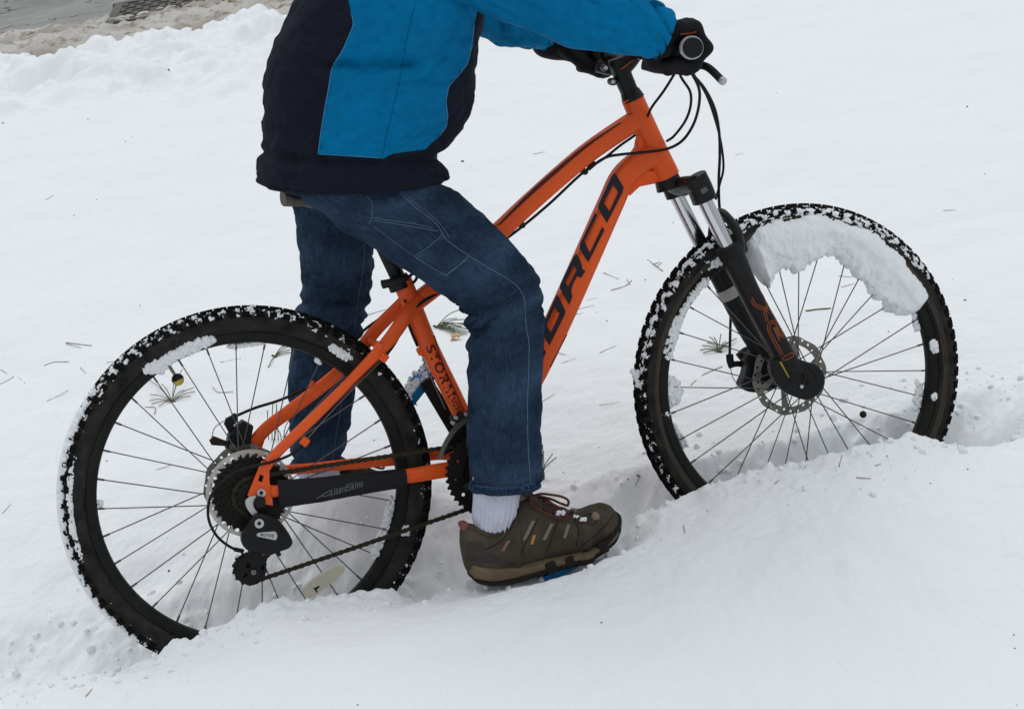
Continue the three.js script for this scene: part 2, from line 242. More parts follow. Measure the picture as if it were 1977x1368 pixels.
function height(s, w, fine = true) {
  let h = base(s, w);
  const away = sstep(0.2, 0.9, Math.abs(w)) ;
  h += away * (0.05 * fbm(s * 0.7, w * 0.7, 2.1, 3) + 0.02 * fbm(s * 2.1, w * 2.1, 5.5, 2)) - 0.05 * sstep(0.16, 1.5, w);
  h += 0.012 * sstep(0.14, 0.4, Math.abs(w)) * fbm(s * 6.5, w * 6.5, 2.5, 2) + 0.016 * away * fbm(s * 4.2, w * 4.2, 7.5, 3) + 0.005 * fbm(s * 13, w * 13, 3.5, 2);
  h -= lerp(0.074, 0.046, sstep(0.6, 0.85, s)) * Math.exp(-(((w + 0.1) / 0.36) ** 2)) * (1 - sstep(-0.06, 0.03, w)) * sstep(-1.2, -0.5, s) * (1 - sstep(L + 0.3, L + 0.8, s));
  h += (interp(lipTab, s) + 0.012 * fbm(s * 9, 3.3, 1.1, 2)) * Math.exp(-(((w - 0.1) / 0.14) ** 2));
  for (const [a, b, r, d] of dents) { const q = ((s - a) ** 2 + (w - b) ** 2) / (r * r); if (q < 6) h -= d * Math.exp(-q * 1.6) * (1 + 0.5 * fbm(s * 7, w * 7, 4.4, 2)); }
  const q = roadQ(s, w), bank = sstep(-2.0, -0.5, q);
  if (bank > 0) h += bank * (0.24 * Math.abs(fbm(s * 1.9, w * 1.9, 8.8, 3)) + 0.09 * fbm(s * 4.5, w * 4.5, 1.8, 3) + 0.03 * fbm(s * 15, w * 15, 4.8, 2) - 0.04) ;
  // rut pressed by the wheels
  const along = 1 - sstep(L + 0.16, L + 0.46, s), ws = w + 0.012 * fbm(s * 5, 0.5, 9.1, 2);
  const foot = sstep(0.2, 0.32, s) * (1 - sstep(0.58, 0.72, s));
  const behind = 1 - sstep(-0.45, -0.2, s), front = sstep(0.7, 0.9, s);
  const rough = 0.014 * fbm(s * 22, w * 22, 3.7, 3);
  const nearIn = lerp(0.032, 0.05, behind), nearOut = lerp(lerp(0.088, 0.125, behind), 0.10, foot), farIn = lerp(0.045, 0.035, front), farOut = lerp(lerp(0.23, 0.15, front), 0.3, behind * 0.6);
  let t = ws > 0 ? sstep(nearIn, nearOut, ws + rough) : sstep(farIn, farOut, -ws + rough * 2.0 + 0.05 * fbm(s * 7, w * 7, 12.3, 2));
  const fl = lerp(floorY(s), h - 0.06, behind * 0.25);
  let y = lerp(h, Math.min(h, fl + 0.012 * fbm(s * 11, w * 11, 6.1, 2)), (1 - t) * along);
  // hollow round the rider's right shoe, hole under the left one
  { const a = clamp(((s - shS0) * (shS1 - shS0)) / ((shS1 - shS0) ** 2), -0.5, 1.2), lev = lerp(shoeLow.y, shoeToe.y, a) - lerp(0.004, 0.03, clamp(a)); const ds = (s - (shS0 + shS1) / 2 + 0.02) / 0.23, dw = (w - shW0 + 0.03) / 0.135; const k = 1 - sstep(0.55, 1.15, Math.hypot(ds, dw) + rough * 5); if (y > lev) y = lerp(y, lev, k); }
  { const ds = (s - lfS) / 0.10, dw = (w - lfW) / 0.09; const k = 1 - sstep(0.5, 1.2, Math.hypot(ds, dw) + rough * 4); y -= 0.02 * k; }
  y += 0.085 * Math.exp(-(((s - 0.19) / 0.21) ** 2) - (((w + 0.27) / 0.10) ** 2)) * (1 + 0.5 * fbm(s * 9, w * 9, 1.9, 2));
  if (fine) {
    const nearRut = Math.exp(-((Math.max(0, Math.abs(ws - 0.02) - 0.05) / 0.10) ** 2)) * (s < L + 0.5 ? 1 : Math.exp(-(((s - L - 0.5) / 0.2) ** 2)));
    y += (0.0035 + 0.013 * nearRut + 0.010 * Math.exp(-(((ws - 0.085) / 0.035) ** 2)) * (s < L + 0.4 ? 1 : 0)) * fbm(s * 26, w * 26, 0.4, 3) + 0.002 * fbm(s * 70, w * 70, 2.4, 2) + 0.007 * nearRut * Math.max(0, fbm(s * 55, w * 55, 7.7, 2));
  }
  // beyond the snow edge the ground lies under the slush and the road
  const edge = q + 0.06 * fbm(s * 5, w * 5, 3.1, 3);
  if (edge > -0.02) y = lerp(y, base(s, w) - 0.35, sstep(-0.02, 0.16, edge));
  return y;
}
function axisSamples(lo, hi, f0, f1, fineStep, midLo, midHi, midStep) { // fine core, medium belt, coarse rest
  const a = []; for (let x = f0; x <= f1 + 1e-9; x += fineStep) a.push(x);
  const go = (x, dir, mid, end) => { const out = []; let st = fineStep; while (dir > 0 ? x < end : x > end) { st = (dir > 0 ? x < mid : x > mid) ? Math.min(st * 1.05, midStep) : st * 1.15; x += dir * st; out.push(x); } return out; };
  return [...go(f0, -1, midLo, lo).reverse(), ...a, ...go(a[a.length - 1], 1, midHi, hi)];
}
{
  const S = axisSamples(-60, 60, -1.05, 1.65, 0.0058, -4, 4.5, 0.03), W = axisSamples(-90, 12, -0.42, 0.34, 0.0058, -7.5, 1.4, 0.026);
  const ns_ = S.length, nw = W.length, pos = new Float32Array(ns_ * nw * 3), uv = new Float32Array(ns_ * nw * 2), idx = new Uint32Array((ns_ - 1) * (nw - 1) * 6);
  let k = 0; for (let j = 0; j < nw; j++) for (let i = 0; i < ns_; i++, k++) { const s = S[i], w = W[j], [x, z] = fromSW(s, w); pos[k * 3] = x; pos[k * 3 + 1] = height(s, w); pos[k * 3 + 2] = z; uv[k * 2] = s; uv[k * 2 + 1] = w; }
  k = 0; for (let j = 0; j < nw - 1; j++) for (let i = 0; i < ns_ - 1; i++) { const a = j * ns_ + i, b = a + 1, c = a + ns_, d = c + 1; idx.set([a, c, b, b, c, d], k); k += 6; }
  const g = new THREE.BufferGeometry(); g.setAttribute('position', new THREE.BufferAttribute(pos, 3)); g.setAttribute('uv', new THREE.BufferAttribute(uv, 2)); g.setIndex(new THREE.BufferAttribute(idx, 1)); g.computeVertexNormals();
  top('snow_ground', g, M.snow, 'white snow field with a deep wheel rut', 'snow', null, 'structure');
}
// road and slush along it
const roadY = (s, w) => base(s, w) - ROAD_DROP;
const slushY = (s, w) => { const q = roadQ(s, w), wd = 1.25 + 0.3 * fbm(s * 1.4, w * 1.4, 6.6, 2); const t = (q + 0.02 * fbm(s * 14, w * 14, 2.2, 2)) / wd; const prof = (1 - sstep(0.45, 1.0, t)) * (0.045 + 0.07 * Math.abs(fbm(s * 5, w * 5, 1.2, 3))) + 0.035 * fbm(s * 16, w * 16, 9.9, 3) * (1 - sstep(0.8, 1.1, t)) - 0.05 * Math.exp(-(((t - 0.5) / 0.12) ** 2)) * sstep(1.5, 0.2, roadA(s, w)); return roadY(s, w) - 0.012 + prof + 0.012 * fbm(s * 38, w * 38, 5.9, 2) * (1 - sstep(0.8, 1.1, t)) - (t > 1.05 ? 0.03 : 0) - 0.22 * sstep(0.05, -0.35, q); };
{
  const P = (a, q) => [e0[0] + ed[0] * a + en[0] * q, e0[1] + ed[1] * a + en[1] * q];
  const rg = grid(40, 20, (u, v) => { const [s, w] = P(lerp(-14, 22, u), lerp(0.3, 7, v)), [x, z] = fromSW(s, w); return V(x, roadY(s, w), z); }, false, [36, 7.4]);
  top('road', rg, M.road, 'worn grey asphalt road beside the snow', 'road', null, 'structure');
  const sg = grid(560, 130, (u, v) => { const [s, w] = P(lerp(-2.5, 5, u), lerp(-0.5, 2.0, v)), [x, z] = fromSW(s, w); return V(x, slushY(s, w), z); }, false, [7.5, 2.5]);
  top('slush_bank', sg, M.slush, 'dirty brown slush along the road edge', 'slush', null, 'structure');
}
// ---------------------------------------------------------------- the bicycle
const bike = thing('mountain_bike', 'orange and black mountain bike standing in the snow rut', 'bicycle');
bike.position.copy(BP); bike.quaternion.copy(BQ);
const font = await new FontLoader().loadAsync('fonts/droid/droid_sans_bold.typeface.json');
const dirAng = (a, r, z = 0) => V(r * Math.cos(a), r * Math.sin(a), z);

function arcShape(r0, r1, n, wave = 0, teeth = 0) { const s = new THREE.Shape(), N = n; for (let i = 0; i < N; i++) { const a = i / N * Math.PI * 2; let r = r1 + wave * Math.cos(a * 10); if (teeth) { const f = (a / (Math.PI * 2) * teeth) % 1; r = r1 + 0.0042 * (f < 0.3 ? 1 : f < 0.5 ? 0.3 : f < 0.8 ? -0.2 : 0.3); } const x = r * Math.cos(a), y = r * Math.sin(a); i ? s.lineTo(x, y) : s.moveTo(x, y); } if (r0) { const h = new THREE.Path(); h.absarc(0, 0, r0, 0, Math.PI * 2, true); s.holes.push(h); } return s; }
const circHole = (x, y, r) => { const h = new THREE.Path(); h.absarc(x, y, r, 0, Math.PI * 2, true); return h; };
const ext = (s, th, z) => { const g = new THREE.ExtrudeGeometry(s, { depth: th, bevelEnabled: false, curveSegments: 10 }); g.translate(0, 0, z - th / 2); return g; };
function rotorGeo() {
  const s = arcShape(0, 0.079, 160, 0.0014);
  for (let i = 0; i < 6; i++) { const a = i / 6 * Math.PI * 2 + 0.25, h = new THREE.Path(); const q = []; for (let k = 0; k <= 6; k++) q.push(dirAng(a + 0.12 + 0.80 * k / 6, 0.0635)); for (let k = 6; k >= 0; k--) q.push(dirAng(a - 0.22 + 0.74 * k / 6, 0.030)); q.reverse().forEach((p, j) => j ? h.lineTo(p.x, p.y) : h.moveTo(p.x, p.y)); s.holes.push(h); }
  for (let i = 0; i < 30; i++) { const a = i / 30 * Math.PI * 2, r = i % 3 === 0 ? 0.0682 : i % 3 === 1 ? 0.0718 : 0.0745; s.holes.push(circHole(r * Math.cos(a), r * Math.sin(a), 0.0026)); }
  s.holes.push(circHole(0, 0, 0.014));
  return ext(s, 0.002, 0);
}
const tyreProfile = []; // r, z from bead to bead
for (let i = 0; i <= 28; i++) { const a = lerp(-2.25, 2.25, i / 28); tyreProfile.push(new THREE.Vector2(0.3165 + 0.0245 * Math.cos(a), 0.0262 * Math.sin(a))); }
tyreProfile.unshift(new THREE.Vector2(0.2978, -0.0138)); tyreProfile.push(new THREE.Vector2(0.2978, 0.0138));
function lathe(profile, seg = 128) { const g = new THREE.LatheGeometry(profile, seg); g.rotateX(Math.PI / 2); const uv = g.attributes.uv; for (let i = 0; i < uv.count; i++) uv.setXY(i, uv.getX(i) * 6, uv.getY(i) * 0.5); return g; }
const knobGeos = (() => {
  const out = []; const add = (a, ph, lx, ly, h) => { const g = new THREE.BoxGeometry(h, lx, ly); g.translate(0.3165 + 0.0245 + h * 0.2, 0, 0); const r = 0.3165; g.translate(-r, 0, 0); g.rotateY(-ph); g.translate(r, 0, 0); g.rotateZ(a); out.push(g); };
  for (let i = 0; i < 84; i++) { const a = i / 84 * Math.PI * 2, d = Math.PI / 84; add(a, 0.14, 0.011, 0.0075, 0.0062); add(a + d, -0.14, 0.011, 0.0075, 0.0062); add(a + d * 0.5, 0.52, 0.009, 0.009, 0.006); add(a + d * 1.5, -0.52, 0.009, 0.009, 0.006); add(a, 0.98, 0.013, 0.010, 0.007); add(a + d, -0.98, 0.013, 0.010, 0.007); }
  return flat(out);
})();
const rimProfile = [[0.2985, 0.0125], [0.2985, 0.0150], [0.2955, 0.0155], [0.2830, 0.0142], [0.2785, 0.0085], [0.2765, 0], [0.2785, -0.0085], [0.2830, -0.0142], [0.2955, -0.0155], [0.2985, -0.0150], [0.2985, -0.0125], [0.2900, -0.009], [0.2900, 0.009], [0.2985, 0.0125]].map(p => new THREE.Vector2(p[0], p[1]));
const bandGeo = (() => { const p = []; for (let i = 0; i <= 6; i++) { const a = lerp(1.72, 2.12, i / 6); p.push(new THREE.Vector2(0.3165 + 0.0249 * Math.cos(a), 0.0266 * Math.sin(a))); } return lathe(p); })();
function spokeGeo(a0, rf, zf, a1) { const A = dirAng(a0, rf, zf), B = dirAng(a1, 0.279, zf * 0.08), N = B.clone().lerp(A, 0.055); return mergeGeometries([cyl(A, B, 0.00115, 0.00115, 6), cyl(N, B, 0.0021, 0.0021, 6)]); }
const rg_ = rotorGeo();
function wheel(name, cx, o) {
  const w = grp(bike, name); w.position.set(cx, AX, 0); if (o.steer) w.quaternion.setFromAxisAngle(V(-0.29, 0.957, 0).normalize(), o.steer);
  part(w, 'tyre', lathe(tyreProfile), M.tyre);
  part(w, 'tread', knobGeos, M.tread, 'rows of black rubber knobs', 'stuff');
  part(w, 'rim', lathe(rimProfile), M.rim);
  if (o.band) part(w, 'sidewall_band', bandGeo, M.wall, 'faded brown sidewall band');
  const hub = part(w, 'hub', flat([cyl(V(0, 0, -0.055), V(0, 0, 0.055), 0.008), cyl(V(0, 0, -0.03), V(0, 0, 0.03), 0.014, 0.014, 20), disc(V(0, 0, 0.031), o.rf, 0.004), disc(V(0, 0, -0.029), 0.029, 0.004)]), M.black);
  const per = Math.PI * 2 / 32, off = o.phase;
  for (let i = 0; i < 32; i++) { const side = i % 2 ? 1 : -1, k = i >> 1, cross = (k % 2 ? 1 : -1) * per * 5.4; const a1 = off + i * per; const zf = side > 0 ? o.zr : -0.029; part(w, 'spoke', spokeGeo(a1 + cross, side > 0 ? o.rf - 0.003 : 0.026, zf, a1), M.spoke); }
  const rot = part(w, 'brake_rotor', rg_, M.rotor); rot.position.z = -0.048;
  return w;
}
const frontWheel = wheel('front_wheel', L, { steer: 0.03, rf: 0.022, zr: 0.031, phase: 0.06, band: true });
const rearWheel = wheel('rear_wheel', 0, { rf: 0.026, zr: 0.022, phase: 0.11, band: false });
{ // valve, bead, reflector
  const p = U(322, 700, 0).sub(V(0, AX, 0)), a = Math.atan2(p.y, p.x);
  part(rearWheel, 'valve', cyl(dirAng(a, 0.28), dirAng(a, 0.252), 0.0035, 0.003, 10), M.steel);
  const cap = part(rearWheel, 'valve_cap', new THREE.SphereGeometry(0.0115, 18, 14, 0, Math.PI * 2, 0, Math.PI / 2), M.black); cap.position.copy(dirAng(a, 0.247)); cap.rotation.z = 0.28;
  const cap2 = part(rearWheel, 'valve_cap', new THREE.SphereGeometry(0.0113, 18, 14, 0, Math.PI * 2, Math.PI / 2, Math.PI / 2), M.yellow, 'yellow lower half of the ball valve cap'); cap2.position.copy(dirAng(a, 0.247)); cap2.rotation.z = 0.28;
  const b = U(1668, 800, 0).sub(V(L, AX, 0)); const bead = part(frontWheel, 'spoke_bead', new THREE.SphereGeometry(0.0072, 14, 10), M.chain); bead.position.copy(b);
  const r = plate(smoothPx([[584, 1142], [592, 1128], [618, 1108], [650, 1092], [664, 1095], [660, 1106], [640, 1122], [606, 1148], [594, 1153]], 4), 0.012, 0.009, { bevel: 0.002 }); r.translate(0, -AX, 0);
  part(rearWheel, 'spoke_reflector', r, M.reflector, 'clear plastic spoke reflector');
  const r2 = plate([[604, 1136], [616, 1130], [617, 1133], [611, 1137], [613, 1143], [610, 1143], [608, 1138]], 0.0172, 0.0006); r2.translate(0, -AX, 0); part(rearWheel, 'reflector_mark', r2, M.black);
}
{ // cassette and clear disc behind it
  const cas = grp(rearWheel, 'cassette'); const T = [34, 30, 26, 23, 20, 17, 15, 13];
  T.forEach((t, i) => { const r = 12.7 * t / (2 * Math.PI) / 1000, s = arcShape(0.012, r, t * 10, 0, t); if (t > 19) for (let k = 0; k < 7; k++) for (let q = 0; q < 2; q++) { const a = k / 7 * Math.PI * 2 + i * 0.2 + q * 0.32; s.holes.push(circHole((r - 0.011) * Math.cos(a), (r - 0.011) * Math.sin(a), q ? 0.0018 : 0.0028)); } part(cas, 'sprocket', ext(s, 0.0018, 0.0285 + i * 0.0036), M.cog); });
  const s = arcShape(0.052, 0.082, 96); for (let k = 0; k < 30; k++) { const a = k / 30 * Math.PI * 2; s.holes.push(circHole(0.0722 * Math.cos(a), 0.0722 * Math.sin(a), 0.0036)); }
  const g = ext(s, 0.0015, 0.0255); part(cas, 'spoke_guard', g, M.plastic, 'clear scalloped plastic disc behind the sprockets');
}
// frame ------------------------------------------------------------
const frame = grp(bike, 'frame');
const uv3 = (l) => l.map(([x, y, z = 0]) => U(x, y, z));
const headTube = sweep(uv3([[1220, 187], [1226, 201], [1249, 253], [1274, 310], [1288, 341]]), v => [lerp(0.0205, 0.0245, v) + 0.002 * Math.abs(v - 0.5), lerp(0.0205, 0.0245, v)], { rad: 28, seg: 24 });
part(frame, 'head_tube', headTube, M.orange);
const topTube = sweep(uv3([[1228, 232], [1200, 250], [1140, 291], [1083, 338], [1020, 394], [960, 450], [880, 522], [792, 592]]), v => [lerp(0.0195, 0.0165, v), lerp(0.019, 0.0165, v)], { n: 3.2, rad: 32, seg: 48 });
part(frame, 'top_tube', topTube, M.orange);
{ const up = [[1196, 232], [1140, 272], [1083, 318], [1020, 372], [960, 430]]; const g = sweep(up.map(([x, y]) => U(x + 3, y + 4, 0.0135)), v => [0.0045 * Math.sin(Math.PI * clamp(v * 0.92 + 0.06)) + 0.0012, 0.0035], { seg: 30, rad: 10 }); part(frame, 'top_tube_stripe', g, M.maroon, 'dark maroon stripe along the top tube'); }
const downTube = sweep(uv3([[1262, 298], [1234, 313], [1203, 342], [1178, 395], [1137, 487], [1088, 597], [1038, 703], [985, 800], [932, 893]]), v => [0.0225 + 0.0015 * Math.sin(v * 3), 0.0235], { n: 3.6, rad: 36, seg: 64 });
part(frame, 'down_tube', downTube, M.orange);
{ // small webs at the head tube
  part(frame, 'gusset', plate([[1228, 262], [1246, 240], [1268, 300], [1240, 306], [1215, 330], [1200, 345], [1210, 305], [1224, 285]].map(p => [p[0] + 4, p[1]]), 0, 0.024, { bevel: 0.004 }), M.orange);
  part(frame, 'gusset', plate([[1240, 330], [1278, 330], [1262, 352], [1232, 358], [1215, 374], [1205, 360]], 0, 0.024, { bevel: 0.004 }), M.orange);
}
const seatTube = sweep(uv3([[776, 541], [786, 566], [829, 671], [886, 788], [932, 897]]), v => [lerp(0.0185, 0.0165, v), lerp(0.0185, 0.0165, v)], { n: 2.4, rad: 28, seg: 40 });
part(frame, 'seat_tube', seatTube, M.orange);
part(frame, 'bottom_bracket_shell', cyl(U(932, 901, 0).setZ(-0.036), U(932, 901, 0).setZ(0.036), 0.021, 0.021, 24), M.orange);
{ // stays
  const nearSS = sweep(uv3([[812, 578, 0.012], [788, 604, 0.024], [752, 655, 0.036], [690, 722, 0.046], [610, 801, 0.056], [540, 868, 0.062], [518, 893, 0.064]]), v => [lerp(0.0135, 0.0095, sstep(0.1, 0.6, v)), 0.0085], { n: 2.8, rad: 20, seg: 48 }); part(frame, 'seat_stay', nearSS, M.orange);
  part(frame, 'stay_groove', cable([[735, 690], [690, 730], [640, 780], [590, 828], [552, 864]].map(([x, y], i) => U(x, y + 4, 0.051 + i * 0.0035)), 0.0016), M.maroon);
  const farSS = sweep(uv3([[796, 566, -0.012], [770, 592, -0.024], [728, 634, -0.036], [680, 693, -0.046], [630, 738, -0.054], [560, 792, -0.060], [515, 826, -0.062], [488, 856, -0.062]]), v => [lerp(0.0125, 0.0125, v), 0.0085], { n: 2.6, rad: 18, seg: 48 }); part(frame, 'seat_stay', farSS, M.orange);
  const br = U(722, 662, 0); part(frame, 'stay_bridge', cyl(V(br.x, br.y, -0.04), V(br.x, br.y, 0.04), 0.007), M.orange);
  const nearCS = sweep(uv3([[522, 948, 0.064], [560, 946, 0.062], [680, 930, 0.056], [790, 918, 0.044], [866, 906, 0.034], [920, 902, 0.028]]), v => [lerp(0.011, 0.0155, v), lerp(0.009, 0.010, v)], { n: 2.6, rad: 20, seg: 40 }); part(frame, 'chain_stay', nearCS, M.orange);
  const farCS = sweep(uv3([[490, 905, -0.064], [560, 906, -0.062], [660, 897, -0.056], [765, 887, -0.044], [860, 876, -0.034], [915, 893, -0.026]]), v => [lerp(0.0085, 0.0125, v), 0.009], { n: 2.6, rad: 18, seg: 40 }); part(frame, 'chain_stay', farCS, M.orange);
  const guard = sweep(uv3([[536, 953, 0.064], [600, 947, 0.061], [690, 934, 0.056], [782, 922, 0.046]]), v => [lerp(0.0255, 0.0175, v), 0.0135], { n: 2.8, rad: 26, seg: 40, disp: (a, v) => 0.03 * ns(a * 3, v * 14, 1.2) });
  const gm = part(bike, 'chain_stay_guard', guard, M.rubber, 'black neoprene sleeve on the chain stay');
  const gp = []; // grey script along the sleeve
  gp.push(surfLine(guard, [[611, 962], [622, 955], [634, 948], [640, 947], [637, 953], [628, 957], [620, 957]], 0.0012, { off: 0.0006 }));
  const txt = 'LizardSkins'; const shp = font.generateShapes(txt, 1); const tg = new THREE.ShapeGeometry(shp, 3); tg.computeBoundingBox(); const bb = tg.boundingBox; { const p = tg.attributes.position; const A = U(638, 957, 0.072), B = U(700, 939, 0.0705), e = B.clone().sub(A), up = V(0, 0.0125, 0); for (let i = 0; i < p.count; i++) { const u = (p.getX(i) - bb.min.x) / (bb.max.x - bb.min.x), q = p.getY(i), v2 = A.clone().addScaledVector(e, u + q * 0.045).addScaledVector(up, q); const [X, Y] = toPx(v2); const h = hit(guard, X, Y, 0.0006) ?? v2; p.setXYZ(i, h.x, h.y, h.z); } tg.computeVertexNormals(); }
  gp.push(tg); part(gm, 'sleeve_print', flat(gp.filter(Boolean)), M.greyPrint, 'grey script printed on the sleeve');
  part(frame, 'dropout', plate([[505, 890], [478, 955], [482, 962], [494, 958], [503, 943], [510, 958], [509, 972], [526, 975], [523, 942], [519, 930], [519, 908], [530, 893]], 0.064, 0.006, { holes: [[[501, 914], [497, 928], [506, 931], [509, 918]]], bevel: 0.001 }), M.orange);
  part(frame, 'dropout', plate([[468, 852], [458, 905], [470, 925], [505, 915], [500, 880], [510, 850], [490, 838]], -0.063, 0.006), M.orange);
  for (const [x, y, z] of [[741, 690, 0.048], [588, 852, 0.062], [730, 668, 0.045]]) { const p = U(x, y, z); const g = new RoundedBoxGeometry(0.016, 0.015, 0.012, 2, 0.003); g.rotateZ(0.75); g.translate(p.x, p.y, p.z); part(frame, 'cable_stop', g, M.orange); }
  for (const [x, y, z] of [[598, 750, -0.058], [602, 742, -0.056]]) { const p = U(x, y, z); const g = new RoundedBoxGeometry(0.008, 0.014, 0.01, 2, 0.002); g.rotateZ(-0.3); g.translate(p.x, p.y, p.z); part(frame, 'cable_stop', g, M.orange); }
  { const p = U(813, 677, 0.004); const g = new RoundedBoxGeometry(0.016, 0.016, 0.014, 2, 0.004); g.rotateZ(0.3); g.translate(p.x, p.y, p.z); part(frame, 'cable_stop', g, M.orange); }
}
{ // lettering
  const zL = 0.0243, LT = [
    [[[1187, 333], [1204, 361], [1202, 371], [1172, 430], [1155, 402], [1156, 394], [1181, 340]], [[[1184, 356], [1194, 371], [1177, 408], [1166, 392], [1168, 385]]]],
    [[[1149, 410], [1153, 415], [1128, 466], [1139, 488], [1163, 438], [1167, 444], [1136, 506], [1119, 480], [1120, 470]]],
    [[[1113, 489], [1123, 509], [1124, 518], [1130, 523], [1122, 536], [1114, 533], [1105, 551], [1103, 560], [1105, 573], [1099, 588], [1081, 556], [1082, 548], [1108, 494]], [[[1108, 512], [1114, 520], [1097, 554], [1092, 545]]]],
    [[[1076, 567], [1091, 598], [1091, 606], [1061, 666], [1045, 640], [1046, 632], [1070, 578]], [[[1071, 592], [1081, 606], [1064, 642], [1055, 628]]]],
    [[[1041, 652], [1054, 680], [1048, 694], [1030, 708], [1008, 716], [998, 700], [1004, 688], [1026, 694], [1033, 668]]],
  ];
  for (const [o, h] of LT) part(frame, 'letter', plate(o, zL, 0.0016, { holes: h ?? [] }), M.letter);
  // model name on the seat tube, read downwards
  const put = (str, pxA, pxB, size, mat) => { const sh = font.generateShapes(str, 1); const g = new THREE.ShapeGeometry(sh, 3); g.computeBoundingBox(); const bb = g.boundingBox, p = g.attributes.position; const A = U(...pxA, 0), B = U(...pxB, 0), e = B.clone().sub(A), up = V(-e.y, e.x, 0).normalize(); for (let i = 0; i < p.count; i++) { const u = (p.getX(i) - bb.min.x) / (bb.max.x - bb.min.x), q = p.getY(i); const v2 = A.clone().addScaledVector(e, u).addScaledVector(up, q * size); const [X, Y] = toPx(v2.setZ(0.017)); const h = hit(seatTube, X, Y, 0.0007) ?? v2; p.setXYZ(i, h.x, h.y, h.z); } g.computeVertexNormals(); return part(frame, 'lettering', g, mat); };
  put('STORM', [818, 668], [862, 766], 0.0165, M.maroon); put('NORCO', [864, 768], [884, 806], 0.012, M.maroon);
  const ln = surfLine(seatTube, [[836, 640], [850, 690], [872, 742], [896, 792]], 0.0011); if (ln) part(frame, 'pinstripe', ln, M.maroon);
  const ln2 = surfLine(nearestDown(), [[1204, 420], [1160, 512], [1115, 604], [1062, 708]], 0.0011); if (ln2) part(frame, 'pinstripe', ln2, M.maroon);
  const rd = plate([[778, 577], [786, 580], [783, 586], [780, 583]], 0.0195, 0.001); part(frame, 'lettering', rd, M.maroon);
}
function nearestDown() { return downTube; }
// seat post, clamp, saddle -------------------------------------------
part(bike, 'seat_post', sweep(uv3([[775, 550], [745, 487], [704, 400]]), 0.0143, { seg: 10 }), M.black);
{ const c = grp(bike, 'seat_clamp'); part(c, 'collar', sweep(uv3([[765, 535], [774, 556]]), 0.0215, { seg: 4, rad: 28 }), M.black);
  part(c, 'lever', sweep(uv3([[738, 549, 0.012], [752, 546, 0.022], [772, 541, 0.027], [788, 533, 0.025]]), v => [0.0085 - 0.002 * v, 0.005], { seg: 20 }), M.black);
  part(c, 'lever', cable(uv3([[788, 535, 0.022], [800, 527, 0.02], [805, 534, 0.016], [798, 545, 0.012], [790, 545, 0.010]]), 0.003), M.black); }
{ const sd = grp(bike, 'saddle'); const P = [[545, 384, 0.045], [556, 384, 0.066], [590, 383, 0.072], [640, 385, 0.064], [690, 380, 0.042], [750, 372, 0.026], [800, 366, 0.02], [822, 364, 0.012]];
  const rs = P.map(([x, y, hz], i) => ring([x, y - 15], [x + 2, y + (i < 3 ? 14 : 10)], 0, hz)); const f = loftFn(rs, 2.4);
  part(sd, 'cover', capped(grid(28, 40, (u, v) => f(u * Math.PI * 2, v), true, [0.3, 0.27]), 28, 40, rs[0].c, rs[7].c), M.saddle);
  for (const z of [-0.022, 0.022]) part(sd, 'rail', cable(uv3([[575, 392, z], [640, 404, z], [740, 398, z], [790, 376, z]]), 0.0035), M.steel); part(sd, 'clamp', sweep(uv3([[692, 404], [716, 396]]), [0.012, 0.03].length ? v => [0.012, 0.03] : 0.01, { seg: 6, n: 3 }), M.black); }
